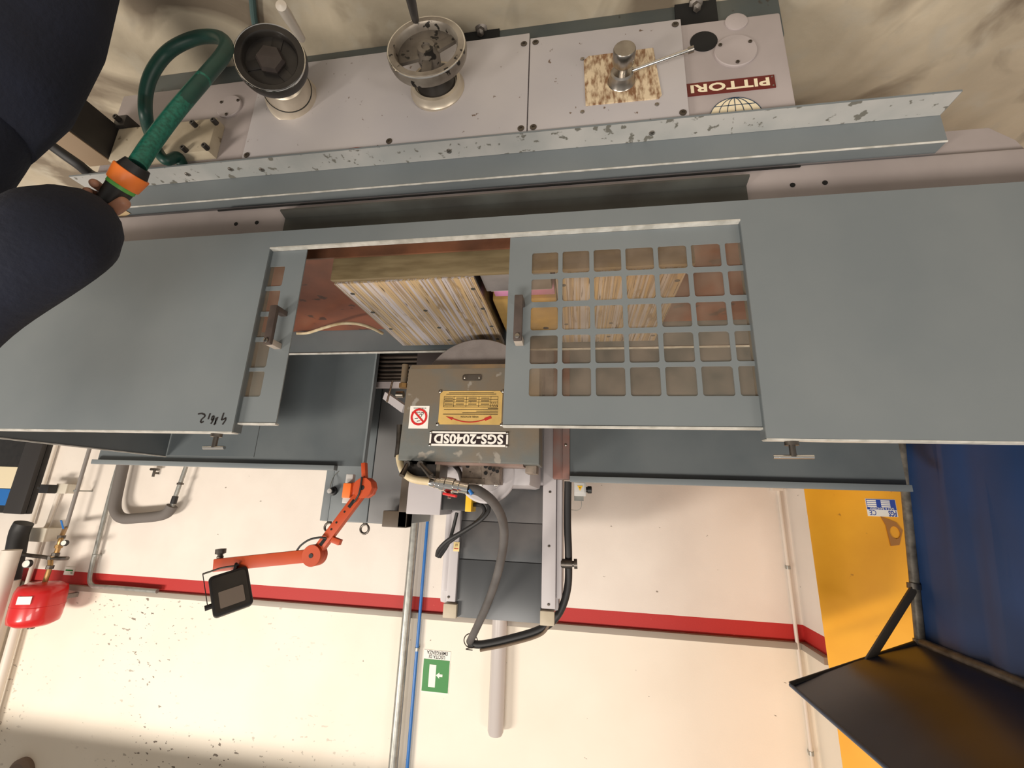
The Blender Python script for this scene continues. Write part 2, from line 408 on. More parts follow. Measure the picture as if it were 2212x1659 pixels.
# ------------------------------------------------------------------ the grinder
gr = thing('surface_grinder', 'large grey and teal surface grinding machine with two handwheels on its front', 'machine', (.4, 1.5, 0))
AY = .965
part('base', G().box(-.60, 1.62, 1.035, 2.05, 0, .17), BASEP, gr, bevel=.006)
part('bed', G().box(-.565, 1.60, .98, 2.05, .155, .508), LILACD, gr, bevel=.006)
# long table ways overhanging both ends
part('bed_way', G().prism([(-1.10, 1.06, .575), (-1.05, 1.06, .53), (1.60, 1.06, .53), (1.72, 1.06, .575), (1.72, 1.06, .62), (-1.12, 1.06, .62)], (0, .9, 0)), LILACD, gr, bevel=.004)
part('way_rail', G().box(-1.28, 1.78, 1.035, 2.0, .622, .735), LILACD, gr, bevel=.008)
for p in ((1712, 400), (1782, 395), (510, 484), (555, 481)):
    q = at(*p, Y=1.035); inst('bolt_hole', 'bolthole', lambda: G().lathe((0, 0, 0), (0, -1, 0), [(.0065, 0), (.0065, .0015), (0, .0015)], 12), DARKH, gr, q)
part('oil_slot', G().box(-.58, 1.15, 1.031, 1.036, .626, .630), DARKH, gr)
part('table_skirt', G().prism([(-.44, 1.026, .652), (-.44, 1.00, .668), (-.44, 1.00, .674), (-.44, 1.026, .682), (-.44, 1.026, .79), (-.44, 1.034, .79), (-.44, 1.034, .652)], (1.335, 0, 0)), DARKC, gr)
# apron plates
xs = (at(1490, 255, Y=AY).x, at(1141, 200, Y=AY).x, at(520, 350, Y=AY).x)
z0, z1 = .153, .512
for i, (a, b) in enumerate(((xs[0], xs[1]-.0015), (xs[1]+.0015, xs[2]))):
    p = part('apron_plate', G().box(a, b, AY, .9805, z0+(0 if i == 0 else -.022), z1-.002), PLAT, gr, bevel=.002)
    for sx in (a+.016, b-.016):
        for sz in (z0+.02, z1-.024):
            if not (i == 1 and sx > .5 and sz < .3): socket_screw(p, (sx, AY+.0005, sz), .0095)
    if i == 1: socket_screw(p, (at(840, 312, Y=AY).x, AY+.0005, z1-.024), .0095)
    part('lower_lip', G().box(a, b, AY-.003, AY+.004, z1-.008, z1-.001), EDGE, p)
part('paint_scrape', sheet([[(at(x, y, Y=AY).x, at(x, y, Y=AY).z) for x, y in ((720, 327), (770, 318), (806, 318), (800, 323), (760, 327))]], AY-.0006, .0006), pm('primer_red', (150, 70, 48), .6), gr)
# stepped splash ledge over the apron
lx0, lx1 = -.915, 1.665
prof = [(.953, .517), (1.02, .517), (1.02, .597), (1.064, .597)]
led = part('splash_ledge', G().prism([(lx0, y, z) for y, z in prof]+[(lx0, 1.064, .592), (lx0, 1.025, .592), (lx0, 1.025, .512), (lx0, .953, .512)], (lx1-lx0, 0, 0)), TEAL, gr)
part('ledge_flange', G().box(lx0+.002, lx1-.002, .9535, 1.019, .5172, .5180), TEALLIT, led)  # light on the upward face laid on as a paler sheet
part('ledge_highlight', G().cyl((lx0, 1.021, .597), (lx1, 1.021, .597), .0028, n=8), EDGE, led)  # bright line on the step's edge, a highlight built as a rod
for p in ((1408, 287), (970, 326), (565, 366), (405, 376), (498, 365)):
    dome_screw(led, at(*p, Z=.518), .008, (0, 0, 1))
part('paper_tag', G().prism([at(*p, Z=.5985) for p in ((255, 466), (272, 455), (282, 461), (262, 472))], (0, 0, .0008)), pm('tan_paper', (206, 180, 140), .7), led)
# round covers on the bed front
def round_cover(px_, rx, Y=.98, mat=LILACD):
    c = at(*px_, Y=Y); p = part('round_cover', G().lathe(c, (0, -1, 0), [(rx, 0), (rx, .004), (rx-.002, .006), (0, .006)], 36), mat, gr)
    for a in (90, 210, 330):
        socket_screw(p, c+Vector((math.cos(math.radians(a))*rx*.8, -.006, math.sin(math.radians(a))*rx*.8)), .005)
    return p
round_cover((1588, 112), .056); round_cover((497, 232), .045); 
c = at(1520, 90, Y=.98); part('round_hole', G().lathe(c, (0, -1, 0), [(.037, 0), (.037, .0015), (.034, .002), (0, .002)], 32), DARKH, gr)
c = at(1590, 48, Y=.98); part('hole_plug', G().lathe(c, (0, -1, 0), [(.03, 0), (.03, .003), (.027, .004), (0, .004)], 32), LILACD, gr)
# foot bolts in their pockets
for p in ((1503, 25), (1040, 78)):
    c = at(*p, Y=1.03)
    pk = part('foot_pocket', G().box(c.x-.06, c.x+.06, 1.027, 1.034, max(.005, c.z-.05), c.z+.06), DARKH, gr)
    part('levelling_bolt', G().lathe((c.x, 1.03, c.z-.03), (0, -.4, 1), [(.022, 0), (.022, .012), (.012, .014), (.012, .04), (0, .042)], 6), STEELD, pk)
# emblem, maker's plate
c = at(1590, 256, Y=.98)
pts = [(c.x+.064*math.cos(math.radians(a)), .484-.004+.052*math.sin(math.radians(a))*0) for a in ()]
R_ = .066; zc = .484; gx = at(1590, 250, Y=.98).x
gcz = .506; ZT = .5105
cut = math.asin((ZT-gcz)/R_)
arcp = [(gx+R_*math.cos(a_), gcz+R_*math.sin(a_)) for a_ in [math.pi-cut+(math.pi+2*cut)*k/40 for k in range(41)]]
gl = part('globe_emblem', sheet([arcp], .9785, .0015), CREAM, gr, smooth=0)
g = G(); yl = .978
def seg2(p, q):
    if p[1] > ZT and q[1] > ZT: return
    if q[1] > ZT: p, q = q, p
    if p[1] > ZT: f_ = (ZT-q[1])/(p[1]-q[1]); p = (q[0]+(p[0]-q[0])*f_, ZT)
    g.beam((p[0], yl, p[1]), (q[0], yl, q[1]), .0016, .0010, (0, 1, 0))
for p, q in zip(arcp, arcp[1:]): seg2(p, q)
for k in (-.66, -.33, 0, .33, .66):
    pth = [(gx+k*R_*math.sin(math.radians(a)), gcz-R_*math.cos(math.radians(a))*.98) for a in range(0, 181, 12)]
    for p, q in zip(pth, pth[1:]): seg2(p, q)
for h in (-.62, -.22): 
    hw = R_*math.sqrt(1-h*h); seg2((gx-hw, gcz+h*R_), (gx+hw, gcz+h*R_))
part('globe_lines', g, NAVYL, gl, smooth=0)
x0, x1, zz0, zz1 = pxbox(1487, 215, 1672, 163, .98)
cx = (x0+x1)/2; zc = .399
mp = part('maker_plate', G().box(at(1674, 180, Y=.98).x, xs[0]-.001, .977, .9805, zc-.021, zc+.021), MAROON, gr)
text('PITTORI', .036, (cx+.004, .9764, zc), 'maker_lettering', CREAM, mp, width=(x1-x0)*.90, bold=.0011)
for sx in (at(1674, 180, Y=.98).x+.006,):
    for sz in (-.015, .015): dome_screw(mp, (sx, .977, zc+sz), .0025)
# lever knob
def pair(b, t, Yt): return at(*b, Y=AY), at(*t, Y=Yt)
kb = at(1342, 178, Y=AY); a0, a1, b0, b1 = pxbox(1262, 232, 1420, 105, AY)
rp = part('lever_plate', sheet([[(a0+.012, b0), (a1-.014, b0+.002), (a1, b0+.016), (a1-.004, b1-.004), (a0+.006, b1-.002), (a0-.002, b1-.012)]], AY-.004, .004), RUSTP, gr)
for p in ((1258, 128), (1258, 242), (1419, 226)): dome_screw(gr, at(*p, Y=AY), .006)
kn = part('speed_lever', G().lathe(kb, (0, -1, 0), [(.038, 0), (.038, .004), (.036, .006), (.031, .03), (.026, .034), (.014, .034), (.014, .055), (.027, .056), (.029, .060), (.029, .092), (.027, .095), (0, .095)], 36), STEEL, gr)
rod0 = kb+Vector((-.026, -.034, .004)); rod1 = at(1486, 110, Y=AY-.06)
part('lever_rod', G().cyl(rod0, rod1, .0052), CHROME, kn); d = (rod1-rod0).normalized()
part('rod_end', G().cyl(rod1, rod1+d*.014, .008), STEEL, kn)
# handwheels
def handwheel(base, centre, R, mat_rim, mat_in, mat_edge, hpx, hmat, spokes, disc):
    ax = (centre-base).normalized(); u, v, wv = basis(ax)
    hw = part('handwheel', G().lathe(centre, ax, [(R, -.014), (R+.003, 0), (R, .014), (R-.004, .017), (R-.018, .017), (R-.022, .012), (R-.024, -.010), (R-.018, -.016)], 56, True), mat_rim, gr)
    part('rim_edge', G().ring(centre+ax*.014, ax, R-.001, .0026, 56, 8), mat_edge, hw)
    part('hub', G().lathe(centre, ax, [(.030, -.035), (.033, -.01), (.026, .004), (.024, .016), (.012, .017), (.011, .012), (0, .012)], 28), mat_in, hw)
    for a in spokes:
        dr = u*math.cos(math.radians(a))+v*math.sin(math.radians(a)); sd = dr.cross(wv)
        part('spoke', G().obox(centre+dr*(R*.52)-ax*.006, dr*(R*.38), sd*.014, ax*.005), mat_in, hw, bevel=.002)
    if disc:
        part('web_disc', G().prism([centre-ax*.010+(u*math.cos(math.radians(a))+v*math.sin(math.radians(a)))*(R-.02) for a in range(disc[0], disc[1]+1, 8)]+[centre-ax*.010], ax*.006), mat_in, hw)
    h0, h1 = hpx
    part('crank_handle', G().lathe(h0, h1-h0, [(.006, 0), (.0085, .004), (.010, .03), (.012, (h1-h0).length*.8), (.011, (h1-h0).length), (0, (h1-h0).length+.003)], 18), hmat, hw)
    return hw, ax
pm('worn_web', (118, 110, 100), .45, .5, col2=(84, 77, 70), vscale=10, spots=(36, 33, 30), sscale=34, sthr=.58)
pm('handle_alloy', (205, 196, 184), .4, .5)
b1_ = at(634, 216, Y=AY); c1_ = at(587, 133, Y=AY-.155)
hw1, ax1 = handwheel(b1_, c1_, .094, BLACKM, BLACKM, CHROME, (at(653, 86, D=.96), at(607, 12, D=.86)), MATS['handle_alloy'], (20, 140, 260), (0, 360))
part('dial_collar', G().lathe(b1_, ax1, [(.082, 0), (.082, .010), (.077, .016), (.073, .05), (.073, .052), (.070, .052), (.070, .055), (.0695, .055), (.064, .10), (.050, .11)], 44), pm('dial_alloy', (214, 203, 186), .38, .6, col2=(196, 184, 166), vscale=12), hw1)
part('dial_seam', G().ring(b1_+ax1*.053, ax1, .0708, .0016, 44, 6), BLACK, hw1)
part('knob_lobe', G().lathe(c1_, ax1, [(.036, -.006), (.040, .008), (.034, .018), (0, .02)], 6), pm('worn_bakelite', (74, 66, 62), .3, col2=(52, 46, 44), vscale=10), hw1)
b2_ = at(946, 194, Y=AY); c2_ = at(923, 112, Y=AY-.115)
hw2, ax2 = handwheel(b2_, c2_, .108, WORN, MATS['worn_web'], CHROME, (at(898, 46, D=1.01), at(878, -44, D=.90)), BLACKM, (15, 92, 215), (215, 375))
part('dial_collar', G().lathe(b2_, ax2, [(.082, 0), (.082, .008), (.077, .014), (.074, .030), (.065, .032), (.060, .022), (.024, .018), (.022, .10)], 44), MATS['dial_alloy'], hw2)
part('dial_core', G().lathe(b2_+ax2*.017, ax2, [(.060, 0), (.056, .012), (.036, .024), (.024, .07)], 32), BLACKM, hw2)
# bolted cream plate and hydraulic duct
pl = part('bolted_plate', G().box(1.143, 1.515, .945, .98, .347, .476), CREAMP, gr, bevel=.003)
for p in ((468, 267), (423, 272), (443, 342), (397, 346), (335, 352)): 
    q = at(*p, Y=.945); cap_bolt(pl, (q.x, .945, min(.468, q.z)), .0085)
duct = part('hydraulic_duct', G().box(1.52, 1.62, .30, .975, .335, .462), pm('duct_black', (58, 54, 50), .5, col2=(46, 42, 40), vscale=8), gr, bevel=.003)
part('duct_lit_top', G().box(1.525, 1.62, .30, .97, .462, .466), pm('duct_lit_top', (150, 128, 104), .45), duct)  # light on the duct's top face painted as a pale brown sheet
part('flange_foot', G().box(1.485, 1.53, .935, .982, .30, .345), MATS['duct_black'], duct, bevel=.004)
cap_bolt(duct, (1.507, .935, .322), .009)
# column, wheel head
CY = 1.95
part('column_foot', G().box(-.02, .68, 2.05, 2.75, 0, .55), LILACD, gr, bevel=.01)
part('bed_riser', G().box(-.50, 1.55, 1.10, 2.04, .508, .532), LILACD, gr)
cl = part('column', G().box(.085, .60, CY+.02, 2.65, .53, 1.94), LILAC, gr, bevel=.015)
xr0, xr1, xr2 = at(1225, 1045, Y=CY).x, at(1201, 1200, Y=CY).x, at(1171, 1200, Y=CY).x
xl0, xl1, xl2 = at(991, 1200, Y=CY).x, at(968, 1250, Y=CY).x, at(952, 1250, Y=CY).x
TOPZ = 1.955
for a, b, zt in ((xr1, xr2, 1.925), (xl0, xl1, 1.925)):
    wr = part('column_rail', G().box(a, b, CY-.012, CY+.03, .55, zt), LILAC, cl, bevel=.004)
for a, b in ((xr1-.026, xr1), (xl1, xl1+.03)):
    part('column_cheek', G().box(a, b, CY+.004, CY+.2, .6, 1.89), LILAC, cl, bevel=.012)
for x, y in ((1188, 1063), (1186, 1180), (1185, 1306), (969, 1290), (978, 1168)):
    q = at(x, y, Y=CY-.012); socket_screw(cl, q, .0055, STEELD)
for px_ in ((972, 1319), (1182, 1335)):
    q = at(*px_, Y=CY-.01); part('rail_end_cap', G().box(q.x-.029, q.x+.029, CY-.016, CY+.02, q.z-.026, q.z+.028), CREAMP, cl, bevel=.003)
zs_ = [at(1070, y, Y=CY).z for y in (1062, 1144, 1229, 1340)]
PLM = pm('way_cover_steel', (78, 80, 82), .36, .3, col2=(104, 101, 100), vscale=3.2, vlo=.48, vhi=.66)
for i in range(3):
    part('way_cover_plate', G().box(xr2+.002, xl0-.002, CY+.014-.005*i, CY+.018-.005*i, zs_[i]-.03, zs_[i+1]), PLM, cl, bevel=.001)
q = at(986, 1181, Y=CY-.013); wl = part('warning_label', G().box(q.x-.013, q.x+.013, CY-.0135, CY-.0118, q.z-.019, q.z+.019), pm('label_yellow', (240, 214, 150), .5), cl)
part('label_arrow', G().box(q.x-.009, q.x+.009, CY-.0142, CY-.0134, q.z+.006, q.z+.010), INKR, wl)
text('LI', .013, (q.x, CY-.0142, q.z-.007), 'label_lettering', INK, wl)
# wheel head housing
wh = part('wheel_head', G().box(.165, .60, 1.53, 1.94, 1.02, 1.452), LILAC, gr, bevel=.02)
q = at(1050, 1022, Y=1.525)
part('spindle_boss', G().lathe((q.x, 1.535, q.z), (0, -1, 0), [(.105, -.02), (.105, .004), (.098, .010), (.066, .010), (.066, .02), (0, .02)], 44), LILAC, wh)
# manifold block above the guard
i0, i1, k0, k1 = pxbox(1000, 1000, 1042, 1034, 1.44)
mb = part('feed_block', G().box(i0, i1, 1.435, 1.52, k0, k1), IRONP, wh, bevel=.003)
part('feed_block_foot', G().box(i0-.01, i1, 1.43, 1.52, k1, k1+.018), IRONP, mb, bevel=.002)
i0, i1, k0, k1 = pxbox(1043, 1000, 1078, 1040, 1.44)
part('feed_block_side', G().hexa([(i0, 1.45, k0-.02), (i1, 1.43, k0-.02), (i1, 1.5, k0-.02), (i0, 1.52, k0-.02)], [(i0, 1.45, k1+.01), (i1, 1.43, k1+.01), (i1, 1.5, k1+.01), (i0, 1.52, k1+.01)]), IRONP, mb, bevel=.003)
for p in ((1010, 1007), (1049, 1008), (1049, 1022), (1058, 1012), (1066, 1015), (1074, 1018)):
    q = at(*p, Y=1.432); inst('block_hole', 'blockhole', lambda: G().lathe((0, 0, 0), (0, -1, 0), [(.006, -.004), (.006, .0015), (0, .0015)], 12), DARKH, mb, q)
for p in ((1040, 1045), (1072, 1046)): dome_screw(wh, at(*p, Y=1.513), .008)
# grinding wheel
wc = Vector((.354, 1.455, 1.146)); part('grinding_wheel', G().lathe(wc, (0, -1, 0), [(.06, -.03), (.207, -.03), (.210, -.027), (.210, .022), (.207, .025), (.06, .025)], 72, True), WHEELM, gr)
part('wheel_flange', G().lathe(wc, (0, -1, 0), [(.085, -.05), (.085, .028), (.078, .034), (.03, .036), (.03, .044), (0, .044)], 40), BLACKM, gr)
# wheel guard
GY = 1.40
gx0, gx1 = at(1163, 950, Y=GY).x, at(872, 900, Y=GY).x
gz0, gz1 = at(980, 787, Y=GY).z, at(980, 997, Y=GY).z
gd = part('wheel_guard', G().prism([(gx0, GY, gz0), (gx1-.006, GY, gz0), (gx1, GY, gz0+.02), (gx1+.006, GY, gz1), (gx0-.004, GY, gz1+.004)], (0, .135, 0)), GUARD, gr, bevel=.006)
part('guard_bottom_rim', G().box(gx0+.006, gx1-.012, GY-.003, GY, gz0+.002, gz0+.016), GUARDR, gd)
part('guard_top_rim', G().box(gx0+.05, gx1-.02, GY+.01, GY+.12, gz1, gz1+.010), pm('worn_red_rim', (150, 128, 118), .5, col2=(120, 96, 86), vscale=12), gd)
x0, x1, zb, zt = pxbox(952, 845, 1083, 918, GY)
bp_ = part('wheel_data_plate', sheet([[(x0+.010, zb), (x1-.010, zb), (x1, zb+.010), (x1, zt), (x0, zt), (x0, zb+.01)]], GY-.002, .002), BRASS, gd)
for sx in (x0-.001, x1+.001):
    for sz in (zb+.001, zt-.001): dome_screw(bp_, (sx, GY-.001, sz), .006)
yi = GY-.0026; W_ = x1-x0; H_ = zt-zb
def U(a, b): return Vector((x0+W_*a, yi, zb+H_*(1-b)))
g = G()
for b in (.56, .66, .74, .83): g.beam(U(.07, b) if b != .56 else U(.07, b), U(.93, b), .0009, .0007, (0, 1, 0))
g.beam(U(.07, .515), U(.93, .515), .0009, .0007, (0, 1, 0))
for a in (.07, .18, .37, .57, .77, .93): g.beam(U(a, .515), U(a, .83), .0009, .0007, (0, 1, 0))
for a in (.09, .12, .15): g.beam(U(a-.015, .525), U(a+.02, .65), .0007, .0007, (0, 1, 0))
for b in (.60, .695, .78):
    for a in (.27, .47, .67, .85):
        g.beam(U(a-.065, b), U(a+.065, b), .0022, .0006, (0, 1, 0))
for b, a1 in ((.30, .93), (.345, .62), (.39, .40), (.435, .92), (.475, .22)):
    g.beam(U(.06, b), U(a1, b), .0016, .0006, (0, 1, 0))
g.beam(U(.10, .90), U(.90, .90), .0018, .0006, (0, 1, 0)); g.beam(U(.14, .94), U(.86, .94), .0016, .0006, (0, 1, 0))
part('plate_table', g, INK, bp_, smooth=0)
text('WHEEL ROTATION', .008, U(.5, .225), 'plate_lettering', INK, bp_, width=W_*.28)
g = G(); arc = [U(.20+.60*t, .20-.13*(1-(2*t-1)**2)) for t in [i/12 for i in range(13)]]
for p, q in zip(arc, arc[1:]): g.beam(p, q, .0035, .0008, (0, 1, 0))
g.prism([U(.78, .125), U(.88, .235), U(.76, .20)], (0, -.0009, 0))
g.beam(U(.16, .225), U(.26, .150), .010, .0009, (0, 1, 0))
part('rotation_arrow', g, INKR, bp_, smooth=0)
x0, x1, zb, zt = pxbox(930, 930, 1097, 968, GY)
mp2 = part('model_plate', G().box(x0, x1, GY-.003, GY+.001, zb+.004, zt-.004), DARKP, gd)
g = G()
for a, b, c_, d_ in ((x0+.008, x1-.008, zb+.003, zb+.009), (x0+.008, x1-.008, zt-.010, zt-.003), (x0, x0+.006, zb+.012, zt-.012), (x1-.006, x1, zb+.012, zt-.012)): g.box(a, b, GY-.0036, GY-.0028, c_, d_)
part('plate_border', g, WHITE, mp2, smooth=0)
text('SGS-2040SD', .043, ((x0+x1)/2, GY-.0036, (zb+zt)/2), 'model_lettering', WHITE, mp2, width=(x1-x0)*.88, bold=.0015)
for sx in (x0+.003, x1-.003):
    for sz in (zb+.006, zt-.006): dome_screw(mp2, (sx, GY-.003, sz), .0045)
x0, x1, zb, zt = pxbox(887, 877, 924, 926, GY); cx = (x0+x1)/2; cz = zt-(x1-x0)*.58
st = part('prohibition_sticker', G().box(x0, x1, GY-.0012, GY+.0005, zb, zt), WHITE, gd)
r_ = (x1-x0)*.43
part('prohibition_ring', G().lathe((cx, GY-.0010, cz), (0, -1, 0), [(r_, 0), (r_, .0014), (r_*.76, .0014), (r_*.76, 0)], 40, True).beam((cx-r_*.62, GY-.0018, cz+r_*.62), (cx+r_*.62, GY-.0018, cz-r_*.62), r_*.2, .001, (0, 1, 0)), REDS, st)
g = G().ring((cx-r_*.15, GY-.0016, cz-r_*.15), (0, 1, 0), r_*.16, .0008, 16, 6).ring((cx-r_*.35, GY-.0016, cz-r_*.38), (0, 1, 0), r_*.14, .0008, 16, 6)
g.beam((cx+r_*.1, GY-.0016, cz+r_*.15), (cx+r_*.5, GY-.0016, cz+r_*.2), r_*.07, .0008, (0, 1, 0)).beam((cx-r_*.2, GY-.0016, cz+r_*.45), (cx+r_*.2, GY-.0016, cz+r_*.52), r_*.07, .0008, (0, 1, 0))
part('pictogram', g, INK, st, smooth=0)
for i, (s_, wd) in enumerate((('VIETATO RIMUOVERE', .8), ('I RIPARI', .5), ('DI SICUREZZA', .65))):
    text(s_, .006, (cx, GY-.0014, zb+.023-.0075*i), 'sticker_lettering', INK, st, width=(x1-x0)*wd)
x0, x1, zb, zt = pxbox(1000, 810, 1040, 822, GY)
em = part('emblem_badge', sheet([rrect(x0, x1, zb, zt, .006)], GY-.003, .003), STEELD, gd)
for sx in (x0+.008, x1-.008): dome_screw(em, (sx, GY-.003, (zb+zt)/2), .004)
# coolant pipe down the guard's side
p0 = [at(876, 788, Y=GY+.02), at(872, 830, Y=GY+.02)]
nz = part('coolant_nozzle', G().tube([p0[0], p0[1]], .012, 14, 0), GUARDR, gd)
part('nozzle_nut', G().cyl(p0[1]+Vector((0, 0, -.002)), p0[1]+Vector((0, 0, .014)), .016, n=6), BRONZE, nz)
part('nozzle_pipe', G().tube([at(863, 918, Y=GY+.03), at(862, 950, Y=GY+.03), at(858, 988, Y=GY+.03)], .010, 12), STEELD, nz)
tb = at(857, 852, Y=GY+.03)
tc_ = part('tee_clamp', G().cyl(at(872, 852, Y=GY+.03), tb, .012), STEEL, gd)
part('tee_bar', G().cyl(at(848, 824, Y=GY+.02), at(836, 868, Y=GY-.02), .0035), STEEL, tc_)
part('guard_strut', G().beam(at(834, 855, Y=1.6), at(875, 884, Y=1.5), .02, .03), LILAC, gd)
# two lever valve manifold, cream hose, ball valve
i0, i1, k0, k1 = pxbox(877, 987, 940, 1030, GY+.01)
vm = part('valve_manifold', G().box(i0, i1, GY+.01, GY+.10, k0-.006, k1), BLACKM, gr, bevel=.004)
part('manifold_frame', G().box(i0-.014, i0, GY+.012, GY+.10, k0-.01, k1+.006).box(i0, i1, GY+.004, GY+.012, k1, k1+.006), pm('frame_brown', (96, 86, 74), .5), vm)
for (a, b) in (((885, 1004), (868, 1028)), ((913, 1004), (932, 1029))):
    q = at(*a, Y=GY); e = at(*b, Y=GY-.04)
    part('valve_lever', G().cyl(q+Vector((0, .012, 0)), q+Vector((0, -.025, 0)), .011).cyl(q+Vector((0, -.02, 0)), e, .007, .010), STEELD, vm)
hp = [at(862, 985, Y=GY+.03), at(866, 1005, Y=GY+.02), at(874, 1022, Y=GY), at(893, 1035, Y=GY-.01), at(930, 1041, Y=GY-.01)]
ch = part('cream_feed_hose', G().tube(hp, .0125, 14), CREAMH, gr)
e0, e1 = at(930, 1041, Y=GY-.01), at(1012, 1056, Y=GY-.01); dv = (e1-e0)
bv = part('ball_valve', G().lathe(e0, dv, [(.016, 0), (.017, .006), (.017, .016), (.015, .018), (.018, .022), (.018, .034), (.022, .036), (.022, .052), (.025, .056), (.025, .082), (.020, .084), (.020, .10), (.017, .102), (.017, dv.length)], 20), CHROME, ch)
q = at(973, 1057, Y=GY-.01)
part('valve_handle', G().beam(q+Vector((0, -.005, .016)), at(958, 1066, Y=GY-.03), .016, .007).beam(at(958, 1066, Y=GY-.03), at(986, 1072, Y=GY-.04), .013, .008), REDS, bv, bevel=.002)
part('valve_stem', G().cyl(q, q+Vector((0, -.008, .028)), .006), STEEL, bv)
part('blue_hose_tie', G().cyl(at(1014, 1058, Y=GY-.02), at(1020, 1068, Y=GY-.02), .006), BLUEP, bv)
# pipe and bracket behind the manifold
part('head_pipe', G().tube([at(945, 1012, Y=1.48), at(968, 997, Y=1.47), at(1000, 992, Y=1.46)], .010, 12), BLACKR, gr)
part('head_bracket', G().box(at(1160, 990, Y=1.45).x, at(1136, 990, Y=1.45).x, 1.44, 1.52, gz1+.004, gz1+.030), IRONP, gr, bevel=.003)
part('cable_guide', G().cyl(at(1150, 1003, Y=1.47), at(1075, 1003, Y=1.47), .007), BLACKR, gr)
part('curved_feed_pipe', G().tube([at(978, 1002, Y=1.5), at(992, 1018, Y=1.48), at(999, 1045, Y=1.45)], .008, 12), GREYR, gr)
# servo drive on the head's right side
i0, i1, k0, k1 = pxbox(883, 1040, 950, 1113, 1.78)
sv = part('servo_housing', G().box(i0, i1, 1.78, 1.95, k0-.06, k1), LILAC, gr, bevel=.004)
i0b, i1b, k0b, k1b = pxbox(952, 1066, 1018, 1104, 1.80)
sm = part('servo_motor', G().box(i0b, i1b, 1.79, 1.87, k0b, k1b), BLACK, gr, bevel=.004)
part('motor_cap', G().box(i0b-.002, i0b+.024, 1.786, 1.874, k0b-.003, k1b+.003), YELLOWP, sm, bevel=.003)
# rear splash panels fixed to the saddle
RY = 1.85
def pan(xa, xb, top, name='rear_panel'):
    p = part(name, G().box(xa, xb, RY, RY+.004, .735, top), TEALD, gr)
    return p
xa = at(1957, 1040, Y=RY).x; xb = at(1231, 1000, Y=RY).x; zt = at(1500, 1036, Y=RY).z
pr = pan(xa, xb, zt); part('top_rail', G().box(xa, xb, RY-.028, RY+.004, zt, zt+.024), TEAL, pr, bevel=.002)
xa2 = at(800, 900, Y=RY).x; xb2 = at(212, 990, Y=RY).x; ztL = at(600, 1003, Y=RY).z
pl2 = pan(xa2, xb2, ztL)
part('top_rail', G().box(at(728, 1015, Y=RY).x, xb2, RY-.028, RY+.004, ztL, ztL+.022), TEAL, pl2, bevel=.002)
part('panel_edge', G().box(xa2-.008, xa2, RY-.024, RY+.004, .80, ztL+.022), TEAL, pl2)
# bellows beside the head
bx0, bx1 = at(890, 800, Y=1.9).x, at(806, 800, Y=1.9).x
bz = [at(845, y, Y=1.9).z for y in (770, 779, 788, 797, 806, 813, 820)]
bl = part('way_bellows', G().box(.62, 1.03, 1.915, 1.93, .74, .99), DARKH, gr)
for i, z_ in enumerate(bz):
    part('bellows_fold', G().prism([(.60, 1.912, z_-.009), (.60, 1.895, z_+.004), (.60, 1.912, z_+.008)], (.42, 0, 0)), pm('bellows_rubber', (84, 74, 66), .6), bl)
part('bellows_frame', G().box(.60, 1.03, 1.895, 1.92, bz[-1]+.012, bz[-1]+.040), LILACD, gr)
part('rear_block', G().box(.30, .70, 1.70, 1.9, .735, 1.02), pm('dark_saddle', (56, 48, 46), .5), gr, bevel=.008)
# rusty upright channel left of the column, with hoses beside it
i0, i1, k0, k1 = pxbox(1196, 930, 1231, 1036, 1.88)
part('rusty_channel', G().box(i0, i1, 1.845, 1.93, .74, k1).box(i0, i0+.03, 1.835, 1.85, .74, k1), pm('rusty_channel', (112, 100, 96), .5, col2=(126, 84, 72), vscale=9), gr, bevel=.004)
dome_screw(gr, at(1222, 961, Y=1.834), .006)
part('column_pin', G().cyl(at(1212, 1217, Y=CY+.02), at(1236, 1218, Y=CY+.02), .019).cyl(at(1236, 1218, Y=CY+.02), at(1240, 1218, Y=CY+.02), .012).cyl(at(1240, 1218, Y=CY+.02), at(1247, 1218, Y=CY+.02), .020), STEELD, gr)

# ------------------------------------------------------------------ table guard
tg = thing('table_guard', 'teal sheet metal splash enclosure with two sliding doors around the grinder table', 'guard', (.24, .93, .735))
DY = .93; T = .004
ox0, ox1 = at(1628, 700, Y=DY).x, at(542, 730, Y=DY).x
ox0, ox1 = -.376, .840
GX0, GX1, GB, GTOP = -1.26, 1.74, .798, 1.362
part('front_sheet', sheet([[(GX0, GB), (GX1, GB), (GX1, GTOP), (ox1, GTOP), (ox1, .850), (ox0, .850), (ox0, GTOP), (GX0, GTOP)]], DY, T), TEAL, tg, smooth=0)
for a, b in ((GX0, ox0), (ox1, GX1)):
    part('top_flange', G().box(a, b, DY-.0005, DY+.022, GTOP-.0005, GTOP+.003), EDGE, tg)
part('sill_edge', G().box(ox0, ox1, DY-.0008, DY+.014, .8485, .8525), EDGE, tg)
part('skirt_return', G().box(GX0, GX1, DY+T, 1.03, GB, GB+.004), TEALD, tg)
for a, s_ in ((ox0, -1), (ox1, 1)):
    part('jamb_return', G().box(min(a, a+s_*.004), max(a, a+s_*.004), DY+T, DY+.03, .852, GTOP), TEALD, tg)
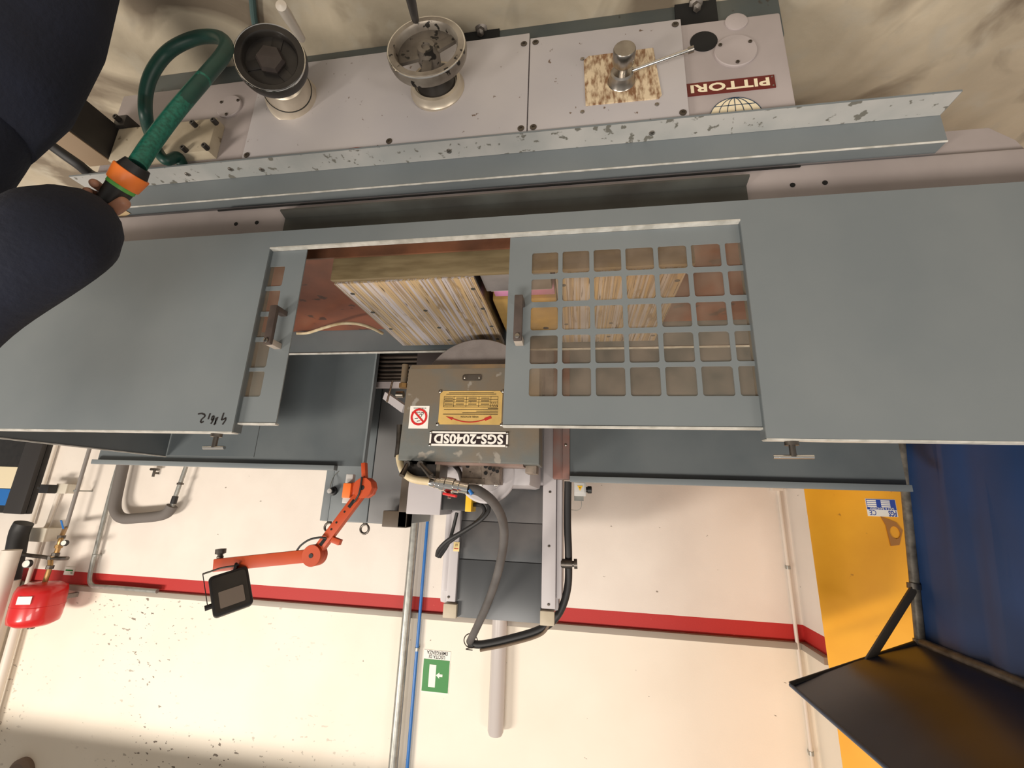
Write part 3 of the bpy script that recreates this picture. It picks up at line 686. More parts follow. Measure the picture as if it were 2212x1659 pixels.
def sliding_door(xa, xb, cols, pitch, pw, firstx, dirn, hx, hz0, hz1, hang):
    """xa..xb overall, windows start at firstx and step by dirn*pitch"""
    Y = DY+.014; zb, zt = .853, at(1300, 921, Y=Y).z
    rows = []
    for y0, y1 in ((543, 592), (600, 652), (661, 713), (722, 786), (793, 856)):
        rows.append((at(1175, y0+2, Y=Y).z, at(1175, y1, Y=Y).z))
    holes = []; cells = []
    for i in range(cols):
        a = firstx+dirn*pitch*i; x0, x1 = min(a, a+dirn*pw), max(a, a+dirn*pw)
        for z0, z1 in rows:
            holes.append(rrect(x0, x1, z0, z1, .006)); cells.append((x0, x1, z0, z1))
    d = part('sliding_door', sheet([[(xa, zb), (xb, zb), (xb, zt), (xa, zt)]]+holes, Y, .003), TEAL, tg, smooth=0)
    part('door_top_edge', G().box(xa, xb, Y-.002, Y+.012, zt-.0005, zt+.0035), EDGE, d)
    for x0, x1, z0, z1 in cells:
        part('pane', G().box(x0-.002, x1+.002, Y+.0032, Y+.0055, z0-.002, z1+.002), PANE, d, smooth=0)
    hd = part('door_handle', G().box(hx-.010, hx+.010, DY-.030, DY-.018, hz0, hz1), pm('handle_brown', (86, 74, 68), .5, col2=(70, 60, 56), vscale=20), d, bevel=.003)
    part('handle_post', G().box(hx-.010, hx+.010, DY-.022, Y, hz1-.016, hz1), pm('handle_post', (170, 158, 146), .5), d, bevel=.003)
    part('handle_post', G().box(hx-.010, hx+.010, DY-.022, Y, hz0, hz0+.014), MATS['handle_brown'], d, bevel=.003)
    part('handle_bolt', G().lathe((hx, DY-.0305, hz1-.008), (0, -1, 0), [(.006, -.001), (.006, .004), (.004, .005), (0, .005)], 12), STEEL, d)
    return d
Yd = DY+.014
xL = at(1094, 720, Y=Yd).x            # leading edge of the closed-side door
cx0 = at(1146, 700, Y=Yd).x; cpt = (at(1146, 700, Y=Yd).x-at(1584, 700, Y=Yd).x)/6
sliding_door(ox0-.10, xL, 8, cpt, cpt*.86, cx0, -1, at(1120, 690, Y=DY-.02).x, at(1120, 640, Y=DY-.02).z, at(1120, 737, Y=DY-.02).z, 0)
xR = at(631, 720, Y=Yd).x
hxr = at(586, 700, Y=DY-.025).x
sliding_door(xR, xR+.62, 8, cpt, cpt*.86, at(592, 700, Y=Yd).x, 1, hxr, at(590, 662, Y=DY-.02).z, at(585, 745, Y=DY-.02).z, 0)
# T-handle clamp screws on the outer panels
for p in ((462, 967), (1714, 987)):
    c = at(*p, Y=DY+.016); z_ = GTOP+.003
    cs = part('clamp_screw', G().cyl((c.x, DY+.016, z_), (c.x, DY+.016, c.z), .006).cyl((c.x, DY+.016, z_), (c.x, DY+.016, z_+.008), .013), STEELD, tg)
    part('tee_bar', G().cyl((c.x-.035, DY+.010, c.z), (c.x+.035, DY+.022, c.z), .0042), CHROME, cs)
# sides and back of the enclosure
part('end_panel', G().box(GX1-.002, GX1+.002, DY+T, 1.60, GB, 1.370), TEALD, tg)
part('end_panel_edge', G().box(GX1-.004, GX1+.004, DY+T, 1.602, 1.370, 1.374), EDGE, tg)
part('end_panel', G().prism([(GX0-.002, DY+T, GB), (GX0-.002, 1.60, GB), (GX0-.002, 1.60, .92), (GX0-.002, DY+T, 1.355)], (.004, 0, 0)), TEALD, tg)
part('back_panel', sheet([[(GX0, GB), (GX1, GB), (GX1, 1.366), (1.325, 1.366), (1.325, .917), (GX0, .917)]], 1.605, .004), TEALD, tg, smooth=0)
part('back_sill_edge', G().box(GX0, 1.325, 1.600, 1.612, .916, .920), EDGE, tg)
part('work_table', G().box(GX0+.01, GX1-.01, 1.032, 1.602, .737, .815), RED_OX, tg, bevel=.004)
part('front_gutter', G().box(GX0+.01, GX1-.01, DY+.03, 1.03, .803, .807), pm('gutter_brown', (92, 62, 46), .35, col2=(70, 48, 38), vscale=7), tg)
part('gutter_wall', G().box(GX0+.01, GX1-.01, 1.012, 1.018, .806, .838), pm('gutter_wall', (130, 84, 60), .4, col2=(92, 62, 46), vscale=7), tg)
x0, x1, zb, zt = pxbox(1030, 514, 1097, 527, .985)
part('gutter_tape', G().box(x0-.05, x1, .982, .990, .8072, .8172), pm('pale_tape', (186, 172, 168), .5), tg)
# handwritten dimension on the enclosure
def stroke(pts, w=.0045):
    g = G()
    P = [at(x, y, Y=DY) for x, y in pts]
    P = [Vector((p.x, DY-.0006, p.z)) for p in P]
    for p, q in zip(P, P[1:]): g.beam(p, q, w, .001, (0, 1, 0))
    return g
def hp_(x, y): return (400+x*240/2212, 870+y*130/1198)
hand = G()
for s_ in ([(260, 225), (330, 215), (390, 240), (395, 275), (330, 330), (305, 380), (330, 400), (365, 375)],
           [(500, 215), (460, 330)],
           [(515, 420), (570, 330), (575, 270), (545, 270), (525, 340), (545, 350), (575, 310)],
           [(575, 445), (650, 290)], [(600, 430), (620, 300)],
           [(770, 205), (725, 345), (770, 330), (810, 300), (805, 350), (745, 435)]):
    gg = stroke([hp_(*p) for p in s_], .0016*2); hand.add(gg.v, gg.f)
part('handwritten_number', hand, INK, tg, smooth=0)

# ------------------------------------------------------------------ chucks and things on the table
TZ = .8155
def chuck(xa, xb, label):
    t = thing('magnetic_chuck', label, 'chuck', ((xa+xb)/2, 1.3, TZ))
    part('chuck_body', G().box(xa, xb, 1.052, 1.572, TZ, .892), STEELD, t, bevel=.002)
    top = part('pole_plate', G().box(xa, xb, 1.052, 1.572, .892, .902), CHUCK, t, bevel=.001)
    n = 2
    for fx in (.04, .5, .94):
        for fy in (.12, .38, .66, .90):
            if (fx, fy) in ((.5, .12), (.94, .9)): continue
            inst('plug_screw', 'plug', lambda: G().lathe((0, 0, 0), (0, 0, 1), [(.007, -.002), (.007, .0008), (.003, .0008), (.003, .0002), (0, .0002)], 14), DARKC, t, (xa+(xb-xa)*fx, 1.052+.52*fy, .902))
    return t
ck1 = chuck(.288, .712, 'striped brass and steel magnetic chuck in the open doorway, on the red-brown table')
ck2 = chuck(-.285, .06, 'striped magnetic chuck behind the windowed sliding door')
rail = solo('chuck_stop_rail', G().box(-.30, .716, 1.036, 1.050, .832-.0165, .897), BROWN, 'long brown-stained steel stop rail along the front of the chucks', 'rail', bevel=.002)
blk = thing('steel_block', 'grey ground steel block between the two magnetic chucks', 'block', (.175, 1.1, TZ))
part('block_body', G().box(.075, .275, 1.055, 1.165, TZ, .886), pm('ground_steel', (150, 146, 146), .38, .3, col2=(134, 130, 130), vscale=10), blk, bevel=.003)
part('block_highlight', G().box(.08, .262, 1.165, 1.169, .878, .884), EDGE, blk)  # highlight on the rear edge, built as a thin pale strip
solo('pink_workpiece', G().box(.07, .262, 1.19, 1.235, TZ, .868), PINK, 'small pink painted bar lying behind the grey steel block', 'bar', bevel=.003)
yp = thing('yellow_lit_plate', 'steel plate with round holes between the chucks, yellow light painted in', 'plate', (.17, 1.42, TZ))
part('plate_body', G().box(.068, .278, 1.27, 1.57, TZ, .862), GOLDP, yp, bevel=.002)
for x_, y_ in ((.20, 1.31), (.20, 1.52), (.12, 1.31), (.12, 1.52)):
    inst('hole', 'yhole', lambda: G().lathe((0, 0, 0), (0, 0, 1), [(.011, -.001), (.011, .0008), (0, .0008)], 18), DARKH, yp, (x_, y_, .862))
solo('chuck_cable', G().tube([at(640, 720, Z=.835), at(665, 719, Z=.83), at(700, 708, Z=.85), at(735, 699, Z=.87), at(770, 699, Z=.88), at(800, 707, Z=.875), at(826, 720, Z=.862)], .006, 10), CREAMH,
     'thin cream cable running across the table to the chuck corner', 'cable')

# ------------------------------------------------------------------ electrical cabinet
KY = 2.12
cz1 = at(740, 1128, Y=KY).z
kx0, kx1 = at(872, 1080, Y=KY).x, at(692, 1110, Y=KY).x
kxm = at(797, 1080, Y=KY).x
ec = thing('electrical_cabinet', 'teal electrical cabinet with lifting eyes standing beside the column', 'cabinet', ((kx0+kx1)/2, 2.3, 0))
part('cabinet_body', G().box(kx0, kx1, KY+.012, 2.55, 0, cz1), pm('cabinet_paint', (104, 112, 114), .42, col2=(96, 104, 106), vscale=3), ec, bevel=.006)
part('cabinet_door', G().box(kxm, kx1-.045, KY, KY+.012, .3, cz1-.004), TEAL, ec, bevel=.003)
part('door_side', G().box(kx0+.005, kxm-.004, KY+.002, KY+.012, .3, cz1-.004), pm('cabinet_lit_side', (122, 122, 122), .42), ec, bevel=.003)  # lit side of the cabinet, its light put into a paler grey
part('hinge_strip', G().box(kx1-.043, kx1, KY+.002, KY+.012, .3, cz1-.002), TEAL, ec, bevel=.003)
for p in ((713, 1118), (790, 1123)):
    q = at(*p, Y=KY+.03)
    part('lifting_eye', G().ring((q.x, KY+.03, cz1+.030), (0, 1, 0), .022, .006, 28, 8).cyl((q.x, KY+.03, cz1), (q.x, KY+.03, cz1+.01), .012), STEELD, ec)
kn_ = at(721, 1061, Y=KY); kb_ = part('cabinet_knob', G().lathe((kn_.x, KY, kn_.z), (0, -1, 0), [(.022, 0), (.020, .012), (.012, .014), (.011, .03), (0, .031)], 20), BLACK, ec)
part('knob_cap', G().lathe((kn_.x+.003, KY-.03, kn_.z), (0, -1, 0), [(.012, 0), (.012, .008), (0, .010)], 16), BOXL, kb_)
part('knob_wire', G().tube([(kn_.x+.003, KY-.036, kn_.z), at(715, 1045, Y=KY-.03), at(722, 1028, Y=KY-.01), at(732, 1018, Y=KY)], .0022, 6), GALV, kb_)
i0, i1, k0, k1 = pxbox(838, 1045, 880, 1140, 2.05)
solo('brown_bracket', G().box(i0, i0+.045, 2.03, 2.10, .75, k1).box(i0, i1, 2.03, 2.10, k1-.075, k1), pm('bracket_brown', (96, 84, 70), .5, col2=(80, 70, 58), vscale=8), 'brown painted steel bracket beside the lilac servo housing', 'bracket', bevel=.004)

# ------------------------------------------------------------------ work lamp
LY = 1.72
lp = thing('work_lamp', 'orange jointed arm lamp with a black floodlight above the enclosure', 'lamp', at(790, 1010, Y=LY))
J0, J1, J2 = at(789, 1054, Y=LY), at(680, 1199, Y=LY), at(466, 1221, Y=LY-.02)
part('lamp_mount', G().beam(at(787, 1000, Y=LY), J0, .018, .026, (0, 1, 0)).beam(J0+Vector((.02, .01, 0)), at(757, 1057, Y=LY+.02), .05, .035, (0, 1, 0)), ORANGE, lp, bevel=.003)
part('mount_block', G().obox(at(756, 1060, Y=LY+.02), (.018, 0, 0), (0, .03, 0), (0, 0, .03)), ORANGEB, lp, bevel=.004)
part('mount_plate', G().obox(at(754, 1080, Y=LY+.02), (.020, 0, 0), (0, .02, 0), (0, 0, .013)).obox(at(757, 1036, Y=LY+.03), (.016, 0, 0), (0, .012, 0), (0, 0, .022)), BOXL, lp, bevel=.003)
for nm, J, r in (('shoulder_joint', J0, .043), ('elbow_joint', J1, .042)):
    j = part(nm, G().lathe(J+Vector((0, .024, 0)), (0, -1, 0), [(r, 0), (r, .018), (r*.9, .021), (r*.9, .025), (r, .027), (r, .046), (r*.96, .050), (0, .050)], 10 if J is J0 else 36), ORANGE, lp)
    part('joint_bolt', G().lathe(J+Vector((0, -.026, 0)), (0, -1, 0), [(.009, 0), (.009, .002), (0, .002)], 16), BLACK, j)
d = (J1-J0).normalized()
ua = part('upper_arm', G().beam(J0+d*.03, J1-d*.03, .040, .030, (0, 1, 0)), ORANGE, lp, bevel=.004)
for f_, ln in ((.24, .018), (.80, .018)):
    c = J0+(J1-J0)*f_+Vector((0, -.0155, 0)); part('cable_slot', G().beam(c-d*ln, c+d*ln, .014, .002, (0, 1, 0)), DARKH, ua, bevel=.0008)
for f_ in (.36, .52, .62): 
    inst('rivet_hole', 'rivet', lambda: G().lathe((0, 0, 0), (0, -1, 0), [(.0042, 0), (.0042, .001), (0, .001)], 10), DARKH, ua, J0+(J1-J0)*f_+Vector((.004, -.0155, 0)))
hk0 = at(718, 1165, Y=LY); part('cable_hook', G().beam(hk0, at(736, 1172, Y=LY), .022, .022, (0, 1, 0)).beam(at(735, 1166, Y=LY), at(730, 1177, Y=LY), .010, .020, (0, 1, 0)), ORANGE, ua, bevel=.002)
part('fore_arm', G().beam(J1+(J2-J1).normalized()*.02, J2, .050, .032, (0, 1, 0)), ORANGE, lp, bevel=.003)
part('lamp_cable', G().tube([at(782, 1030, Y=LY-.03), at(776, 1065, Y=LY-.03), at(765, 1085, Y=LY-.02)], .004, 8), BLACKR, lp)
part('lamp_cable', G().tube([at(705, 1163, Y=LY-.02), at(690, 1161, Y=LY-.03), at(668, 1166, Y=LY-.03), at(650, 1178, Y=LY-.02), at(641, 1190, Y=LY-.01)], .004, 8), BLACKR, lp)
kq = at(475, 1209, Y=LY-.02); kt = at(477, 1189, Y=LY-.02)
part('arm_knob', G().lathe(kq, kt-kq, [(.011, 0), (.013, .012), (.010, .016), (.010, .02), (.020, .024), (.020, .042), (0, .044)], 20), STEELD, lp)
# floodlight head
fc = at(499, 1277, Y=LY-.07)
va = RT*-.102+DN*.013+FW*.08; vb_ = RT*-.057-DN*.125-FW*.0525
fu = va.normalized(); fv = (vb_-fu*vb_.dot(fu)).normalized(); fn = fu.cross(fv)
if fn.dot(CAM-fc) < 0: fn = -fn
hw_, hh_ = .066, .076
def rpl(c, a, b, r, k=4): return [c+fu*p+fv*q for p, q in rrect(-a, a, -b, b, r, k)]
fl = part('floodlight', G().prism(rpl(fc-fn*.03, hw_, hh_, .016), fn*.04), BLACK, lp, bevel=.004)
part('reflector_frame', G().prism(rpl(fc+fn*.010, hw_*.86, hh_*.86, .012), fn*.002), BLACKM, fl)
part('lamp_glass', G().prism(rpl(fc+fn*.0122+fv*.022, hw_*.62, hh_*.40, .004), fn*.0015), LAMPG, fl)
yk = [fc+fu*(-hw_-.012)+fv*.03, fc+fu*(-hw_-.014)-fv*(hh_+.02), fc-fu*.02-fv*(hh_+.022), fc+fu*(hw_*.6)-fv*(hh_+.012)]
part('yoke', G().beam(yk[0], yk[1], .020, .003, fu).beam(yk[1], yk[2], .020, .003, fv).beam(yk[2], yk[3], .020, .003, fv), BLACK, fl)
part('yoke_screw', G().cyl(fc-fu*(hw_-.004)+fv*.03, fc-fu*(hw_+.022)+fv*.03, .010, n=8), BLACK, fl)
part('lamp_lead', G().tube([fc-fv*(hh_-.01)+fu*.02, fc-fv*(hh_+.02)+fu*.03, at(508, 1236, Y=LY-.03)], .006, 8), BLACKR, fl)

# ------------------------------------------------------------------ hoses around the column
hz = [at(1012, 1057, Y=GY-.01), at(1035, 1061, Y=GY+.01), at(1068, 1088, Y=1.5), at(1087, 1130, Y=1.6), at(1087, 1180, Y=1.68), at(1072, 1250, Y=1.78), at(1046, 1320, Y=1.9), at(1015, 1386, Y=2.05)]
solo('coolant_hose', G().tube(hz, .0165, 16, 8), GREYR, 'thick dark grey coolant hose hanging in a loop in front of the column', 'hose')
hz = [at(1013, 1388, Y=2.06), at(1040, 1392, Y=2.05), at(1100, 1380, Y=2.04), at(1170, 1358, Y=2.03), at(1207, 1325, Y=2.02), at(1226, 1270, Y=2.0), at(1228, 1200, Y=1.985), at(1226, 1130, Y=1.98), at(1227, 1040, Y=1.97)]
solo('black_hose', G().tube(hz, .016, 16, 8), BLACKR, 'black rubber hose curving over the column top and down its side', 'hose')
hz = [p+Vector((-.0, -.02, .017)) for p in hz[1:4]]+[at(1190, 1338, Y=2.0)]
solo('power_cable', G().tube(hz, .006, 10, 8), pm('tan_cable', (110, 92, 74), .5), 'thin tan cable running along the black hose above the column', 'cable')
q = at(1017, 1384, Y=2.05); u = thing('wire_ring', 'bent wire ring holding the hoses together beyond the column top', 'ring', q)
part('ring_wire', G().ring(q, (at(1046, 1320, Y=1.9)-q), .030, .0022, 32, 8), STEELD, u)
part('wire_twist', G().tube([q+Vector((0, 0, .028)), q+Vector((.02, 0, .034)), q+Vector((-.01, 0, .036))], .002, 6), STEELD, u)
c1 = [at(1020, 1075, Y=1.83), at(1045, 1080, Y=1.80), at(1056, 1100, Y=1.78), at(1040, 1122, Y=1.78), at(1005, 1145, Y=1.8), at(968, 1167, Y=1.82), at(948, 1187, Y=1.85), at(944, 1200, Y=1.88)]
c2 = [at(1020, 1090, Y=1.83), at(1040, 1092, Y=1.80), at(1046, 1108, Y=1.79), at(1025, 1132, Y=1.80), at(985, 1160, Y=1.82), at(958, 1182, Y=1.85), at(947, 1202, Y=1.88)]
solo('motor_cable', G().tube(c1, .0085, 12, 8), BLACKR, 'outer black cable looping from the yellow-capped servo motor', 'cable', group='servo motor cables')
solo('motor_cable', G().tube(c2, .0085, 12, 8), BLACKR, 'inner black cable looping from the yellow-capped servo motor', 'cable', group='servo motor cables')
solo('motor_cable', G().tube([at(987, 1108, Y=1.86), at(978, 1145, Y=1.87), at(968, 1175, Y=1.87), at(950, 1203, Y=1.89)], .0075, 12), BLACKR, 'straight black cable rising below the servo motor to the cable bend', 'cable', group='servo motor cables')
# limit switch box by the column
i0, i1, k0, k1 = pxbox(1240, 1040, 1266, 1072, 1.95)
jb = thing('switch_box', 'small grey switch box with a yellow electrical warning triangle beside the column', 'switch box', ((i0+i1)/2, 1.98, k0))
part('box_body', G().box(i0, i1, 1.95, 2.02, k0, k1), BOXL, jb, bevel=.004)
part('box_lid', G().box(i0+.006, i1-.004, 1.945, 1.95, k0+.004, k1-.014), BOXL, jb, bevel=.002)
tx, tz = (i0+i1)/2, (k0+k1)/2-.004
tr = part('warning_triangle', sheet([[(tx-.012, tz-.009), (tx+.012, tz-.009), (tx, tz+.013)]], 1.9436, .0014), YELLOWP, jb)
part('lightning_mark', sheet([[(tx+.001, tz+.006), (tx-.003, tz-.001), (tx+.0005, tz-.001), (tx-.001, tz-.007), (tx+.003, tz+.001), (tx, tz+.001)]], 1.9430, .0006), INK, tr, smooth=0)
part('cable_gland', G().lathe((i0, 1.985, (k0+k1)/2+.002), (-1, 0, 0), [(.012, 0), (.012, .006), (.016, .008), (.016, .024), (.012, .026), (0, .026)], 16), BLACK, jb)
part('mounting_plate', G().box(i0+.01, i1, 2.02, 2.026, k0-.01, k1+.02), GALV, jb)
part('seal_wire', G().tube([at(1254, 1072, Y=1.96), at(1256, 1092, Y=1.96), at(1248, 1102, Y=1.97), at(1226, 1100, Y=1.99)], .0012, 5), GALV, jb)

# ------------------------------------------------------------------ pipes and fittings on the back wall
def wallpipe(name, label, pts, r, mat, Y=None, cat='pipe', clips=(), group=None, n=14, smooth=6):
    P = [at(x, y, Y=(Y or WY-r-.01)) for x, y in pts]
    t = thing(name, label, cat, P[0]); part('pipe_run', G().tube(P, r, n, smooth), mat, t)
    for x, y in clips:
        c = at(x, y, Y=(Y or WY-r-.01)); part('pipe_clip', G().cyl(c+Vector((0, 0, -.008)), c+Vector((0, 0, .008)), r*1.35, n=12).box(c.x-.008, c.x+.008, c.y, WY-.001, c.z-.006, c.z+.006), GALV, t)
    if group: t['group'] = group
    return t
pz = at(872, 1400, Y=2.9)
def vpipe(name, label, x, y_px, Yd_, r, mat, z0, z1, clips=(), cat='pipe', end=False):
    c = at(x, y_px, Y=Yd_); t = thing(name, label, cat, (c.x, Yd_, z0))
    part('pipe_run', G().lathe((c.x, Yd_, z0), (0, 0, 1), [(r, 0), (r, z1-z0-(r*.5 if end else 0))]+([(r*.85, z1-z0-r*.12), (r*.4, z1-z0)] if end else []), 24), mat, t)
    for z_ in clips:
        part('pipe_clip', G().cyl((c.x, Yd_, z_-.010), (c.x, Yd_, z_+.010), r*1.35, n=12).box(c.x-.010, c.x+.010, Yd_, WY-.0005, z_-.007, z_+.007), GALV if not end else PVCG, t)
    return t
vpipe('steel_pipe', 'galvanised steel pipe rising beside the thin blue air line', 872, 1400, WY-.07, .030, GALV, 0, 5.0, (1.2, 4.4))
vpipe('air_line', 'thin blue compressed air line running up the wall', 901, 1400, WY-.03, .011, BLUEP, 0, 5.0, (1.2, at(899, 1402, Y=WY-.03).z, 4.2))
zt_ = at(1072, 1590, Y=WY-.06).z
vpipe('grey_duct', 'wide grey plastic pipe with a closed end, above the column', 1075, 1460, WY-.055, .050, PVCG, .3, zt_, (1.0,), end=True)
vpipe('white_conduit', 'thin white conduit with small clips next to the wall corner', 1715, 1330, WY-.02, .011, PVCW, 1.35, 5.0, (at(1692, 1225, Y=WY-.02).z, 2.85))
c = at(1677, 1052, Y=WY-.03)
ib = thing('conduit_box', 'small white square box at the foot of the corner conduit', 'junction box', (c.x, WY, c.z-.04))
part('box_body', G().box(c.x-.035, c.x+.035, WY-.05, WY, c.z-.05, c.z+.025), PVCW, ib, bevel=.004); part('box_socket', G().box(c.x-.022, c.x+.022, WY-.053, WY-.05, c.z-.035, c.z+.012), BOXG, ib)
# exit sign
sgx0, sgx1 = at(972, 1425, Y=WY).x, at(916, 1425, Y=WY).x
sz0, sz1 = at(945, 1405, Y=WY).z, at(945, 1495, Y=WY).z
es = thing('exit_sign', 'green and white emergency exit sign on the wall beside the pipes', 'sign', ((sgx0+sgx1)/2, WY-.002, sz0))
part('sign_panel', G().box(sgx0-.004, sgx1+.004, WY-.003, WY, sz0, sz1+.006), WHITE, es)
gz = at(945, 1425, Y=WY).z
part('green_field', G().box(sgx0, sgx1, WY-.0045, WY-.003, gz, sz1), pm('sign_green', (30, 128, 44), .4), es)
W_ = sgx1-sgx0
part('door_symbol', G().box(sgx0+W_*.50, sgx0+W_*.76, WY-.0055, WY-.0045, gz+(sz1-gz)*.16, gz+(sz1-gz)*.86), WHITE, es)
az = gz+(sz1-gz)*.48; ax_ = sgx0+W_*.24
part('arrow_symbol', sheet([[(ax_, az-.008), (ax_+.022, az-.008), (ax_+.022, az-.018), (ax_+.046, az), (ax_+.022, az+.018), (ax_+.022, az+.008), (ax_, az+.008)]], WY-.0055, .001), WHITE, es, smooth=0)
text('USCITA DI', .030, ((sgx0+sgx1)/2, WY-.0036, sz0+(gz-sz0)*.70), 'sign_lettering', INK, es, width=W_*.62, bold=.0004)
text('EMERGENZA', .030, ((sgx0+sgx1)/2, WY-.0036, sz0+(gz-sz0)*.26), 'sign_lettering', INK, es, width=W_*.80, bold=.0004)
# insulated U pipe
up = thing('insulated_pipe', 'grey foam insulated pipe bent into a U on the back wall', 'pipe', at(268, 990, Y=2.95))
UY = WY-.09
part('insulation', G().tube([at(277, 930, Y=UY), at(270, 985, Y=UY), at(258, 1040, Y=UY), at(249, 1085, Y=UY), at(252, 1108, Y=UY), at(267, 1120, Y=UY), at(300, 1119, Y=UY), at(340, 1115, Y=UY), at(361, 1108, Y=UY), at(372, 1093, Y=UY)], .040, 18), INSUL, up)
part('bare_pipe', G().tube([at(371, 1095, Y=UY), at(377, 1078, Y=UY), at(390, 1042, Y=UY), at(402, 1008, Y=UY)], .016, 12), GALV, up)
part('pipe_sleeve', G().cyl(at(374, 1088, Y=UY), at(379, 1072, Y=UY), .022), BLACK, up)
part('pipe_collar', G().cyl(at(389, 1047, Y=UY), at(390, 1043, Y=UY), .024), STEELD, up)
hkp = at(335, 1022, Y=WY-.03)
solo('wall_hook', G().cyl((hkp.x, WY-.04, hkp.z-.03), (hkp.x, WY-.04, hkp.z+.03), .010).cyl((hkp.x-.04, WY-.04, hkp.z-.03), (hkp.x+.04, WY-.04, hkp.z-.03), .010).cyl((hkp.x, WY-.04, hkp.z), (hkp.x, WY, hkp.z), .008), STEELD, 'small dark metal T-shaped hook on the wall beside the insulated pipe', 'hook')
wallpipe('steel_conduit', 'slim conduit that bends along the moulding under the red stripe end', [(262, 985), (241, 1057), (208, 1185), (199, 1220), (194, 1250), (199, 1264), (215, 1267), (260, 1270), (340, 1277)], .016, GALV, Y=WY-.045, clips=((206, 1200),))
wallpipe('water_pipe', 'grey water pipe feeding the red expansion vessel', [(199, 950), (193, 971), (142, 1141)], .014, pm('dull_pipe', (140, 134, 130), .45), Y=WY-.12, clips=((165, 1060),))
# expansion vessel with its valve set
VY = 2.95
v0 = at(103, 1252, Y=VY); vr = .146; vb, vt = 2.215, 2.52; vx = 3.985
ev = thing('expansion_vessel', 'round red expansion vessel with a white label on the wall', 'vessel', (vx, VY, vb))
part('vessel_body', G().lathe((vx, VY, vb), (0, 0, 1), [(.02, 0), (.09, .006), (.135, .026), (vr, .065), (vr+.002, .15), (vr, .23), (.14, .268), (.10, .292), (.04, .303), (0, .305)], 44), REDV, ev, smooth=60)
part('vessel_seam', G().ring((vx, VY, vb+.155), (0, 0, 1), vr+.001, .003, 44, 8), REDV, ev)
a_ = math.radians(-112)
pp = Vector((vx+math.cos(a_)*(vr+.002), VY+math.sin(a_)*(vr+.002), vb+.10)); tn = Vector((-math.sin(a_), math.cos(a_), 0))
part('vessel_label', G().obox(pp, tn*.042, Vector((math.cos(a_), math.sin(a_), 0))*.0015, Vector((0, 0, .026))), WHITE, ev)
part('top_nipple', G().cyl((vx, VY, vb+.303), (vx, VY, vb+.318), .02), STEELD, ev)
part('wall_bracket', G().box(vx-.02, vx+.02, VY+vr-.01, WY, vb+.12, vb+.15), GALV, ev)
vp = [(vx, VY, vb+.01), at(108, 1225, Y=VY), at(110, 1205, Y=VY), at(120, 1198, Y=VY), at(127, 1180, Y=VY), at(133, 1160, Y=VY), at(141, 1141, Y=WY-.12)]
mf = thing('valve_manifold', 'brass and steel valve fittings hanging under the red expansion vessel', 'fittings', vp[0])
part('riser', G().tube(vp, .016, 12, 4), BRONZE, mf)
for p in vp[1:6]:
    part('coupling', G().lathe(Vector(p)-Vector((0, 0, .012)), (0, 0, 1), [(.024, 0), (.024, .024)], 8), STEELD if p is not vp[4] else BRONZE, mf)
part('cross_pipe', G().tube([at(48, 1198, Y=VY), at(85, 1202, Y=VY), at(120, 1206, Y=VY), at(146, 1206, Y=VY)], .014, 12), STEELD, mf)
part('blue_lever', G().beam(at(137, 1142, Y=VY), at(132, 1124, Y=VY-.05), .010, .006), BLUEP, mf)
for p, rr in (((138, 1173), .022), ((57, 1218), .030)):
    c = at(*p, Y=VY-.04); gg_ = part('pressure_gauge', G().lathe(c, (-.3, -1, -.1), [(rr, -.02), (rr, .004), (rr*.85, .006), (rr*.85, .003)], 24), BLACK, mf)
    part('gauge_dial', G().lathe(c, (-.3, -1, -.1), [(rr*.84, 0), (rr*.84, .004), (0, .004)], 24), WHITE, gg_)
# boxes on the wall
def wbox(x0, y0, x1, y1, name, label, mat, d=.09):
    a = at(x0, y0, Y=WY-d); b = at(x1, y1, Y=WY-d)
    xa, xb = min(a.x, b.x), max(a.x, b.x); za, zb = min(a.z, b.z), max(a.z, b.z)
    t = thing(name, label, 'junction box', ((xa+xb)/2, WY-d/2, za))
    part('box_body', G().box(xa, xb, WY-d+.012, WY, za, zb), mat, t, bevel=.006); part('box_lid', G().box(xa-.002, xb+.002, WY-d, WY-d+.012, za-.002, zb+.002), mat, t, bevel=.004)
    return t
wbox(68, 1140, 92, 1171, 'junction_box', 'square cream junction box below the red expansion vessel', BOXG, .12)
wbox(123, 1045, 140, 1066, 'socket_box', 'small white socket box with a black plug beside the water pipe', BOXG, .10)
q = at(110, 1055, Y=WY-.12); solo('black_plug', G().box(q.x-.045, q.x+.045, WY-.17, WY-.105, q.z-.03, q.z+.04).cyl((q.x+.045, WY-.13, q.z), (q.x+.11, WY-.13, q.z-.004), .015), BLACK, 'black plug in the small white socket box', 'plug', bevel=.004)
vpipe('white_conduit', 'white conduit between the socket box and the junction box', 112, 1105, WY-.03, .014, PVCW, at(105, 1138, Y=WY-.03).z-.0, at(128, 1062, Y=WY-.03).z*0+1.72+.38, (1.9,)) if False else None
wallpipe('white_conduit', 'white conduit running from the socket box to the cream junction box', [(127, 1066), (105, 1128), (98, 1140)], .014, PVCW, Y=WY-.03)
wallpipe('white_conduit', 'white conduit climbing from the cream junction box across the red stripe', [(86, 1171), (62, 1250), (50, 1290)], .016, PVCW, Y=WY-.03)
wallpipe('white_conduit', 'curved white conduit beside the black wall cabinet', [(122, 955), (102, 1020), (80, 1090), (66, 1135)], .014, PVCW, Y=WY-.03)
wallpipe('drain_pipe', 'thick cream drain pipe with a black insulated end in the wall corner', [(26, 1188), (10, 1240), (-30, 1380)], .055, PVCW, Y=2.85, n=20)
wallpipe('black_insulation', 'black foam insulated bend above the thick cream drain pipe', [(52, 1130), (42, 1150), (34, 1190), (25, 1235), (22, 1255)], .06, BLACKR, Y=2.98, n=18)
